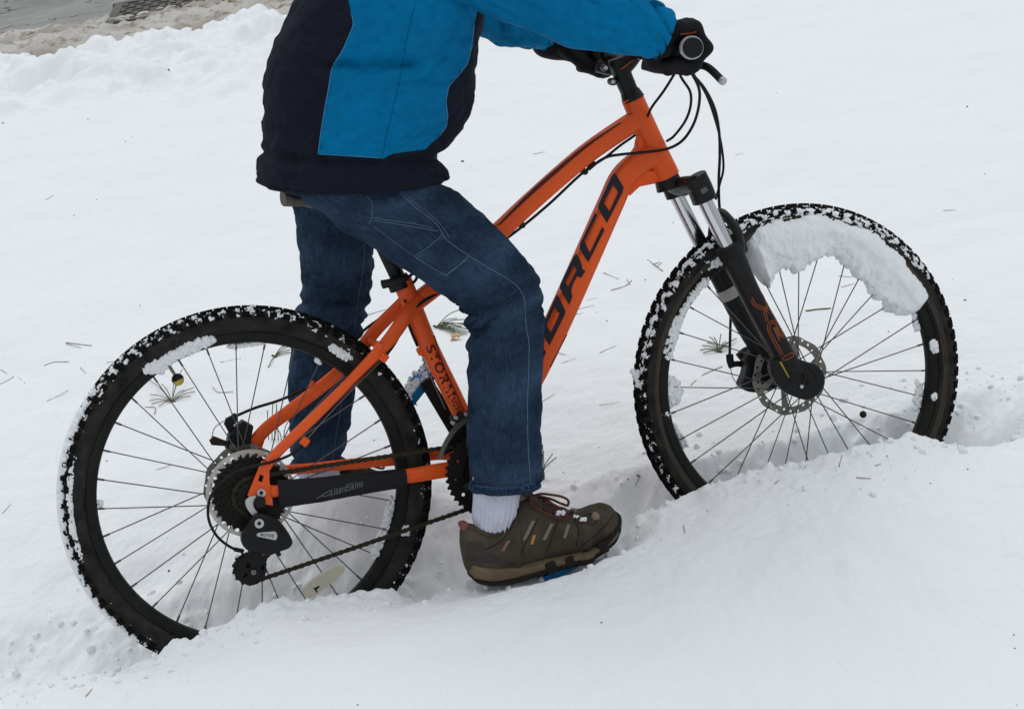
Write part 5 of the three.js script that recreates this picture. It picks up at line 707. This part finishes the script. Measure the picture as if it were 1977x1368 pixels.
{
  const R = [];
  const rearCover = (t, p) => -0.46 + 0.95 * bell(t, 146, 216, 10) * bell(p, -1.0, 0.22, 0.2) + 0.62 * bell(t, 138, 222, 12) * bell(p, 0.1, 0.72, 0.15) + 0.62 * bell(t, 158, 190, 5) * bell(p, 0.98, 1.45, 0.08) + 0.34 * bell(t, 205, 246, 8) * bell(p, -0.6, 0.5, 0.2) + 0.34 * bell(t, 62, 150, 10) * bell(p, 0.15, 1.12, 0.15) + 0.16 * bell(t, 30, 70, 8) * bell(p, 0.5, 1.5, 0.2) + 0.10 * bell(t, -70, 30, 8) * bell(p, 0.4, 1.4, 0.2) + 0.3 * bell(t, 100, 150, 8) * bell(p, -0.8, 0.2, 0.2);
  const rearLayer = tyreLayer(0, -75, 252, -0.95, 1.6, rearCover, false, 3.3, 0.0078);
  const patch = (px, n, rad, r0, r1, z = 0.028) => { n *= 3; r0 *= 0.5; r1 *= 0.62; for (let i = 0; i < n; i++) { const k = Math.floor(rnd() * (px.length - 1)), t = rnd(); const x = lerp(px[k][0], px[k + 1][0], t) + rr(-rad, rad), y = lerp(px[k][1], px[k + 1][1], t) + rr(-rad, rad) * 0.8; R.push([U(x, y, z + rr(-0.005, 0.002)), rr(r0, r1), 1.2, 1.2, 0.7]); } };
  patch([[290, 712], [330, 690], [365, 672], [405, 656]], 170, 9, 0.004, 0.009, 0.021); patch([[285, 708], [310, 712]], 40, 10, 0.005, 0.009, 0.02);
  patch([[640, 668], [655, 680], [675, 690]], 60, 7, 0.003, 0.006, 0.026); patch([[440, 668], [480, 664], [510, 660]], 60, 4, 0.003, 0.006, 0.0); patch([[190, 968], [196, 975]], 14, 4, 0.003, 0.006, 0.0); patch([[785, 1020], [780, 1030]], 16, 6, 0.003, 0.006, 0.028); patch([[755, 960], [750, 1000], [735, 1040], [720, 1075]], 70, 6, 0.004, 0.008, 0.0); patch([[612, 692], [616, 700]], 10, 3, 0.003, 0.006, 0);
  inBike(top('tyre_snow', flat([rearLayer, lumps(R)]), M.snowLump, 'clumps of snow stuck to the rear tyre and rim', 'snow', null, 'stuff'));
  const F = rimF;
  const frontCover = (t, p) => -0.56 + 0.40 * bell(t, 112, 236, 10) * bell(p, 0.42, 1.1, 0.15) + 0.24 * bell(t, 112, 165, 10) * bell(p, 0.2, 1.3, 0.2) + 0.36 * bell(t, 26, 114, 5) * bell(p, 0.2, 1.05, 0.25) + 0.45 * bell(t, 28, 110, 5) * bell(p, 0.75, 1.6, 0.2) + 0.06 * bell(t, -50, 26, 5) * bell(p, 0.3, 1.4, 0.2);
  const frontLayer = tyreLayer(L, -55, 245, -0.95, 1.6, frontCover, true, 8.1, 0.0046);
  const patchF = (px, n, rad, r0, r1, z = 0.02) => { n *= 3; r0 *= 0.5; r1 *= 0.62; for (let i = 0; i < n; i++) { const k = Math.floor(rnd() * (px.length - 1)), t = rnd(); const x = lerp(px[k][0], px[k + 1][0], t) + rr(-rad, rad), y = lerp(px[k][1], px[k + 1][1], t) + rr(-rad, rad) * 0.9; F.push([U(x, y, z + rr(-0.004, 0.004)), rr(r0, r1), 1.2, 1.2, 0.8]); } };
  patchF([[1365, 540], [1345, 560], [1325, 590], [1310, 620]], 110, 5, 0.003, 0.007, 0.017); patchF([[1305, 615], [1295, 650], [1284, 690]], 170, 9, 0.005, 0.010, 0.014); patchF([[1290, 742], [1300, 760], [1285, 775]], 110, 13, 0.006, 0.011, 0.006); patchF([[1280, 790], [1284, 812]], 60, 8, 0.005, 0.009, 0.014); patchF([[1300, 820], [1320, 860]], 30, 5, 0.004, 0.008, -0.012); patchF([[1230, 720], [1240, 745]], 44, 10, 0.004, 0.008, 0.016); patchF([[1370, 500], [1395, 495], [1340, 520]], 110, 10, 0.004, 0.008, 0.02);
  patchF([[1803, 660], [1804, 676]], 30, 6, 0.003, 0.006, 0.029); patchF([[1805, 762], [1804, 768]], 14, 4, 0.003, 0.005, 0.029); patchF([[1766, 606], [1772, 636]], 30, 4, 0.004, 0.007, -0.01); patchF([[1776, 740], [1770, 790]], 40, 6, 0.004, 0.008, -0.014);
  inBike(top('tyre_snow', flat([frontLayer]), M.snowLump, 'thin wet snow caught between the front tyre knobs', 'snow', null, 'stuff'));
}
inBike(top('rim_snow', lumps(rimF), M.snowLump, 'lumps of snow clinging to the front rim', 'snow', null, 'stuff'));
{ // slab of packed snow filling the top of the front wheel
  const a0 = wAng(1425, 455, L), a1 = wAng(1786, 596, L);
  const inner = [[0, 0.196], [0.05, 0.200], [0.12, 0.222], [0.18, 0.226], [0.24, 0.212], [0.30, 0.215], [0.36, 0.236], [0.42, 0.250], [0.47, 0.252], [0.55, 0.240], [0.62, 0.232], [0.72, 0.224], [0.82, 0.226], [0.92, 0.230], [1, 0.245]], outer = [[0, 0.318], [0.15, 0.326], [0.4, 0.331], [0.6, 0.326], [0.8, 0.318], [0.92, 0.316], [1, 0.309]];
  const NU = 110, NVv = 300; const f = (u, v) => { const t = v, th = lerp(a0, a1, clamp(t, 0.0, 1)); const end = Math.min(1, Math.sqrt(Math.min(t, 1 - t) / 0.045)); const ri = interp(inner, t), ro = interp(outer, t), rm = lerp(ri, ro, 0.52), hr0 = ro - rm, hr1 = rm - ri, a = u * TAU, c = Math.cos(a), s = Math.sin(a); const rad = c > 0 ? hr0 : hr1; let r = rm + rad * spow(c, 2.5) * end, z = 0.037 * spow(s, 2.6) * lerp(1, end, 0.9) * (c > 0 ? 1 : 0.9); const n = 0.017 * fbm(th * 7, r * 22, z * 18 + 3, 4) + 0.0025 * fbm(th * 22, r * 75, z * 70, 2), n2 = 0.0022 * Math.max(0, fbm(th * 60, r * 150, z * 140 + 9, 2)); r += (c < -0.1 ? 1.5 : 0.8) * c * (n + n2) * 1.3; z += s * (n * 0.8 + n2); const p = V(r * Math.cos(th), r * Math.sin(th), z).applyQuaternion(frontWheel.quaternion); return p.add(V(L, AX, 0)); };
  const g = grid(NU, NVv, f, true, [0.3, 0.5]); inBike(top('packed_snow', g, M.snow, 'thick slab of packed snow clogging the top of the front wheel', 'snow'));
}
{ // snow on the shoe and pedals
  const S = []; for (const [x, y, n, r, sp, z] of [[1082, 990, 46, 0.0022, 8, 0.206], [1126, 1002, 26, 0.0018, 6, 0.212], [1112, 996, 12, 0.0016, 5, 0.21], [1100, 1082, 40, 0.004, 16, 0.18], [1070, 1092, 24, 0.0035, 14, 0.182], [1120, 1075, 20, 0.0045, 8, 0.175]]) for (let i = 0; i < n; i++) S.push([U(x + rr(-sp, sp), y + rr(-sp, sp) * 0.45, z + rr(-0.003, 0.003)), r * rr(0.6, 1.2)]);
  for (let i = 0; i < 80; i++) { const c = V(BB.x + 0.175 * Math.cos(crankA), BB.y + 0.175 * Math.sin(crankA), -0.132), a = 0.72, u = rr(-0.045, 0.045), z = rr(-0.045, 0.045), h = rr(0.004, 0.012); S.push([V(c.x + u * Math.cos(a) - h * Math.sin(a), c.y + u * Math.sin(a) + h * Math.cos(a), c.z + z), rr(0.002, 0.006)]); }
  inBike(top('shoe_snow', lumps(S), M.snowLump, 'crumbs of snow on the shoe laces and pedals', 'snow', null, 'stuff'));
}
{ // loose crumbs along the rut
  const C = []; for (let i = 0; i < 1700; i++) { const s = rr(-1.1, 1.6), w = (rnd() < 0.6 ? 0.09 : -0.13) + (rnd() + rnd() + rnd() - 1.5) * 0.16; if (Math.abs(w) < 0.035) continue; const [x, z] = fromSW(s, w), r = 0.0016 + 0.0075 * Math.pow(rnd(), 4.5); C.push([V(x, height(s, w) + r * 0.05, z), r, 1, 0.8, 1]); }
  top('snow_crumbs', lumps(C), M.snowLump, 'loose crumbs of snow along the rut', 'snow', null, 'stuff');
}
// ---------------------------------------------------------------- needles, twigs and specks lying on the snow
const surfPx = (px, py) => groundPx(px, py, (s, w) => height(s, w), 24);
function needleThing(name, segs, mat, label, category, group, r = 0.0011, lift = 0.0015) {
  const P0 = surfPx(...segs[0][0]); const geos = segs.map(s => { const pts = s.map(([x, y]) => { const p = surfPx(x, y); p.y += lift; return p.sub(P0); }); return pts.length === 2 ? cyl(pts[0], pts[1], r, r * 0.6, 5) : new THREE.TubeGeometry(new THREE.CatmullRomCurve3(pts), pts.length * 5, r, 5); });
  const m = top(name, flat(geos), mat, label, category, group); m.position.copy(P0); return m;
}
function litterPlace(x, y) { // which stretch of snow a bit of litter lies on
  const lip = lerp(1255, 800, (x - 285) / 1650); if (y > lip - 25) return ['on the near snow bank before the rut', 'near bank'];
  if (x > 190 && x < 765 && y > 660) return ['on the snow behind the rear wheel', 'behind the rear wheel'];
  if (x > 1290 && x < 1785 && y > 480) return ['on the snow behind the front wheel', 'behind the front wheel'];
  if (x > 880 && x < 1230 && y > 470) return ['on the snow between the down tube and the front tyre', 'between frame and front tyre'];
  if (x < 230 && y > 560) return ['on the snow beyond the rut behind the rear tyre', 'beyond the rut'];
  if (y < 330 && x < 560) return ['on the snow towards the road', 'towards the road'];
  return ['on the open snow field beyond the bike', 'open snow field']; }
for (const s of [[[[126, 662], [150, 665], [176, 668]], [[127, 664], [156, 672]]]]) needleThing('pine_needle', s, M.needle, 'pair of joined pine needles on the snow', 'pine needle', null);
for (const s of [[[85, 706], [103, 700], [132, 699]], [[90, 775], [112, 765], [131, 754]], [[0, 742], [14, 735], [27, 727]], [[154, 710], [165, 721]], [[205, 701], [219, 698]], [[36, 730], [48, 740]], [[0, 714], [13, 722]], [[88, 386], [103, 377]], [[240, 275], [255, 263]], [[425, 700], [465, 693]], [[410, 748], [422, 758], [450, 757]], [[280, 787], [298, 787], [298, 800]], [[300, 908], [320, 902], [330, 896]], [[4, 992], [20, 974]], [[165, 1345], [177, 1331]], [[1020, 742], [1044, 735]], [[1180, 561], [1207, 553], [1220, 542]], [[1111, 607], [1155, 604]], [[1134, 580], [1152, 576]], [[1210, 540], [1217, 551]], [[1158, 682], [1190, 668]], [[1077, 682], [1094, 686]], [[1084, 702], [1112, 692]], [[1045, 777], [1071, 761]], [[1157, 783], [1196, 777]], [[1334, 744], [1362, 722], [1395, 708]], [[1236, 920], [1226, 940]], [[1496, 935], [1504, 927]], [[1620, 902], [1626, 880]], [[1654, 923], [1682, 925]], [[1320, 1016], [1322, 1030]], [[1822, 407], [1846, 406]], [[1420, 300], [1436, 296]], [[1555, 600], [1600, 597]], [[1030, 298], [1052, 294]], [[1165, 527], [1195, 540]], [[1620, 533], [1645, 536]], [[1625, 555], [1650, 548]], [[1115, 598], [1148, 590]], [[820, 640], [824, 646]], [[705, 610], [745, 598]], [[900, 840], [920, 838]], [[1280, 640], [1300, 632]], [[1690, 900], [1702, 896]]]) { const [pl, gr] = litterPlace(...s[0]); needleThing('pine_needle', [s], M.needle, 'brown pine needle ' + pl, 'pine needle', 'pine needles, ' + gr, 0.0006 + 0.0004 * rnd()); }
needleThing('dry_grass_stem', [[[1556, 601], [1578, 598], [1605, 596]]], M.needleGreen, 'yellow green grass blade on snow behind the front spokes', 'grass stem', null, 0.0016);
needleThing('twig', [[[1250, 502], [1265, 513], [1280, 524]], [[1262, 511], [1275, 506]], [[1268, 516], [1278, 508]]], M.needle, 'small forked twig on the snow before the front tyre', 'twig', null, 0.0012);
function sprig(px, py, dirs, label, mat, tip) { const P0 = surfPx(px, py); const G = []; for (const [dx, dy, up] of dirs) { const e = surfPx(px + dx, py + dy).sub(P0); e.y += up; const mid = e.clone().multiplyScalar(0.5); mid.y += up * 0.35 + 0.004; G.push(new THREE.TubeGeometry(new THREE.CatmullRomCurve3([V(0, 0.003, 0), mid, e]), 8, 0.0012, 5)); } const t = thing('pine_sprig', label, 'pine sprig'); t.position.copy(P0); for (const g of G) part(t, 'needle', g, mat); const b = new THREE.CapsuleGeometry(0.003, 0.012, 3, 8); b.rotateZ(1.2); b.translate(0, 0.003, 0); part(t, 'stem', b, M.bark); return t; }
sprig(332, 776, [[-42, -12, 0.004], [-44, 0, 0.004], [-40, 6, 0.003], [-26, 10, 0.003], [-20, -26, 0.012], [-46, -40, 0.006], [8, -30, 0.03], [20, -44, 0.025], [24, -14, 0.012], [42, -22, 0.008], [44, -16, 0.006], [36, -8, 0.004], [14, -22, 0.02]], 'brown pine sprig with splayed needles seen through the rear spokes', M.needle);
{ const t = sprig(842, 633, [[22, -6, 0.006], [40, -10, 0.012], [62, -8, 0.012], [66, -4, 0.006], [54, 2, 0.012], [60, 8, 0.008], [58, 14, 0.004], [52, 16, 0.004], [44, 20, 0.003], [36, 14, 0.008], [48, 8, 0.014], [30, 4, 0.016], [50, -22, 0.02], [34, 10, 0.012], [64, 13, 0.006]], 'green pine sprig on snow between the seat tube and the knee', M.needleGreen);
  const p0 = surfPx(842, 633), p1 = surfPx(880, 656); const f = []; for (const [x, y] of [[-0.006, 0.006], [0.006, 0.008], [-0.006, -0.004], [0.004, -0.006]]) { const g = new THREE.SphereGeometry(0.0075, 10, 8); g.scale(1, 0.6, 1); g.translate(p1.x + x, p1.y + y + 0.004, p1.z); f.push(g); } top('dry_bud_cluster', flat(f), M.tan, 'small tan dry bud cluster beside the green pine sprig', 'bud cluster'); }
sprig(1388, 680, [[-22, -14, 0.006], [-32, -10, 0.004], [-36, -2, 0.003], [-30, 4, 0.003], [-18, -20, 0.012], [-10, -18, 0.014], [14, -14, 0.008], [26, -18, 0.006], [34, -24, 0.004], [10, -6, 0.01], [4, -22, 0.016], [24, -8, 0.006]], 'green pine sprig on snow behind the front fork leg', M.needleGreen);
sprig(530, 690, [[30, -10, 0.006], [34, -18, 0.008], [28, -22, 0.01], [-12, 20, 0.002], [36, -6, 0.004], [22, -14, 0.012]], 'pale green pine sprig behind the rear tyre', M.needleGreen);
{ // upright grass
  const tuft = (px, py, list, label) => { const P0 = surfPx(px, py), t = thing('grass_tuft', label, 'grass'); t.position.copy(P0); for (const [dx, h, lean, bend] of list) { part(t, 'blade', new THREE.TubeGeometry(new THREE.CatmullRomCurve3([V(dx, -0.01, rr(-0.006, 0.006)), V(dx + lean * 0.4, h * 0.5, 0), V(dx + lean + bend, h, 0)]), 10, 0.0011, 5), M.needleGreen); } };
  tuft(1046, 925, [[-0.012, 0.07, 0.002, 0.002], [-0.006, 0.06, 0.006, 0.004], [0.0, 0.055, 0.012, 0.01], [0.003, 0.075, 0.002, -0.004], [0.006, 0.04, -0.008, -0.01], [-0.002, 0.048, 0.02, 0.012]], 'thin grass tuft poking up beside the jeans hem');
  tuft(530, 850, [[-0.014, 0.07, 0.0, 0.0], [-0.006, 0.09, 0.003, 0.002], [0.0, 0.075, 0.003, 0.004], [0.008, 0.085, -0.002, 0.0], [0.02, 0.06, 0.01, 0.012], [0.03, 0.05, 0.02, 0.016], [0.016, 0.04, -0.012, -0.01]], 'green grass tuft behind the rear brake caliper');
}
for (const [x, y, r] of [[186, 386, 1.6], [142, 416, 1.3], [169, 230, 1.3], [325, 135, 2.4], [5, 238, 2.2], [893, 312, 3.2], [1668, 452, 2.0], [1686, 548, 1.6], [1555, 578, 1.6], [1716, 640, 1.6], [1902, 336, 1.4], [1868, 206, 2.0], [1840, 540, 1.5], [1864, 580, 2.6], [1713, 880, 1.6], [1714, 880, 1.4], [1797, 933, 1.5], [1869, 906, 1.8], [1958, 1225, 1.6], [1960, 1251, 1.6], [1964, 1361, 1.6], [1161, 1201, 1.8], [690, 1360, 1.6], [1128, 546, 2.4], [1246, 540, 1.5], [1172, 619, 1.8], [722, 850, 1.8], [500, 640, 2.0], [326, 1102, 3.0], [206, 890, 2.0], [1300, 430, 1.4], [1500, 180, 1.5], [270, 590, 1.4], [1213, 925, 1.8], [1088, 912, 1.6], [1232, 918, 2.6]]) {
  const p = surfPx(x, y), d = p.distanceTo(camera.position), s = r * d / FPX * 0.95; const g = lumpSmall[Math.floor(rnd() * 2)].clone(); g.scale(s, s * 0.7, s); g.rotateY(rnd() * 6); const [pl, gr] = litterPlace(x, y); const m = top('bark_speck', g, M.bark, 'tiny dark speck of bark ' + pl, 'bark speck', 'bark specks, ' + gr); m.position.copy(p); m.position.y += s * 0.2;
}
// ---------------------------------------------------------------- storm drain in the road
{
  const P = groundPx(352, 14, roadY), [s0, w0] = toSW(P.x, P.z); const t = thing('storm_drain', 'cast iron storm drain grate in the road behind the slush', 'drain grate');
  const ax = V(...(() => { const [x0, z0] = fromSW(s0, w0), [x1, z1] = fromSW(s0 + ed[0], w0 + ed[1]); return [x1 - x0, roadY(s0 + ed[0], w0 + ed[1]) - roadY(s0, w0), z1 - z0]; })()).normalize(), bx = V(...(() => { const [x0, z0] = fromSW(s0, w0), [x1, z1] = fromSW(s0 + en[0], w0 + en[1]); return [x1 - x0, roadY(s0 + en[0], w0 + en[1]) - roadY(s0, w0), z1 - z0]; })()).normalize(); const up = V().crossVectors(ax, bx).normalize(); if (up.y < 0) up.negate(); const bz = V().crossVectors(ax, up).normalize();
  t.quaternion.setFromRotationMatrix(new THREE.Matrix4().makeBasis(ax, up, bz)); t.position.copy(P).addScaledVector(up, 0.004);
  const W2 = 0.36, H2 = 0.40; const bxg = (x, z, w, d, h = 0.03, y = 0.012) => { const g = new RoundedBoxGeometry(w, h, d, 1, 0.004); g.translate(x, y - h / 2 + 0.006, z); return g; };
  part(t, 'pit', bxg(0, 0, W2 * 2, H2 * 2, 0.004, 0.0), M.blackGloss);
  for (const s of [-1, 1]) { part(t, 'frame_bar', bxg(0, s * (H2 + 0.01), W2 * 2 + 0.1, 0.05), M.iron); part(t, 'frame_bar', bxg(s * (W2 + 0.01), 0, 0.05, H2 * 2 - 0.032), M.iron); }
  for (let i = 1; i < 9; i++) part(t, 'long_bar', bxg(0, lerp(-H2, H2, i / 9), W2 * 2 - 0.03, 0.026, 0.026, 0.010), M.iron);
  for (let i = 0; i < 9; i++) for (let k = 0; k < 8; k++) part(t, 'cross_bar', bxg(lerp(-W2, W2, (k + (i % 2 ? 0.75 : 0.25)) / 8), lerp(-H2, H2, (i + 0.5) / 9), 0.03, H2 * 2 / 9 - 0.022, 0.022, 0.008), M.iron);
}
renderer.render(scene, camera);
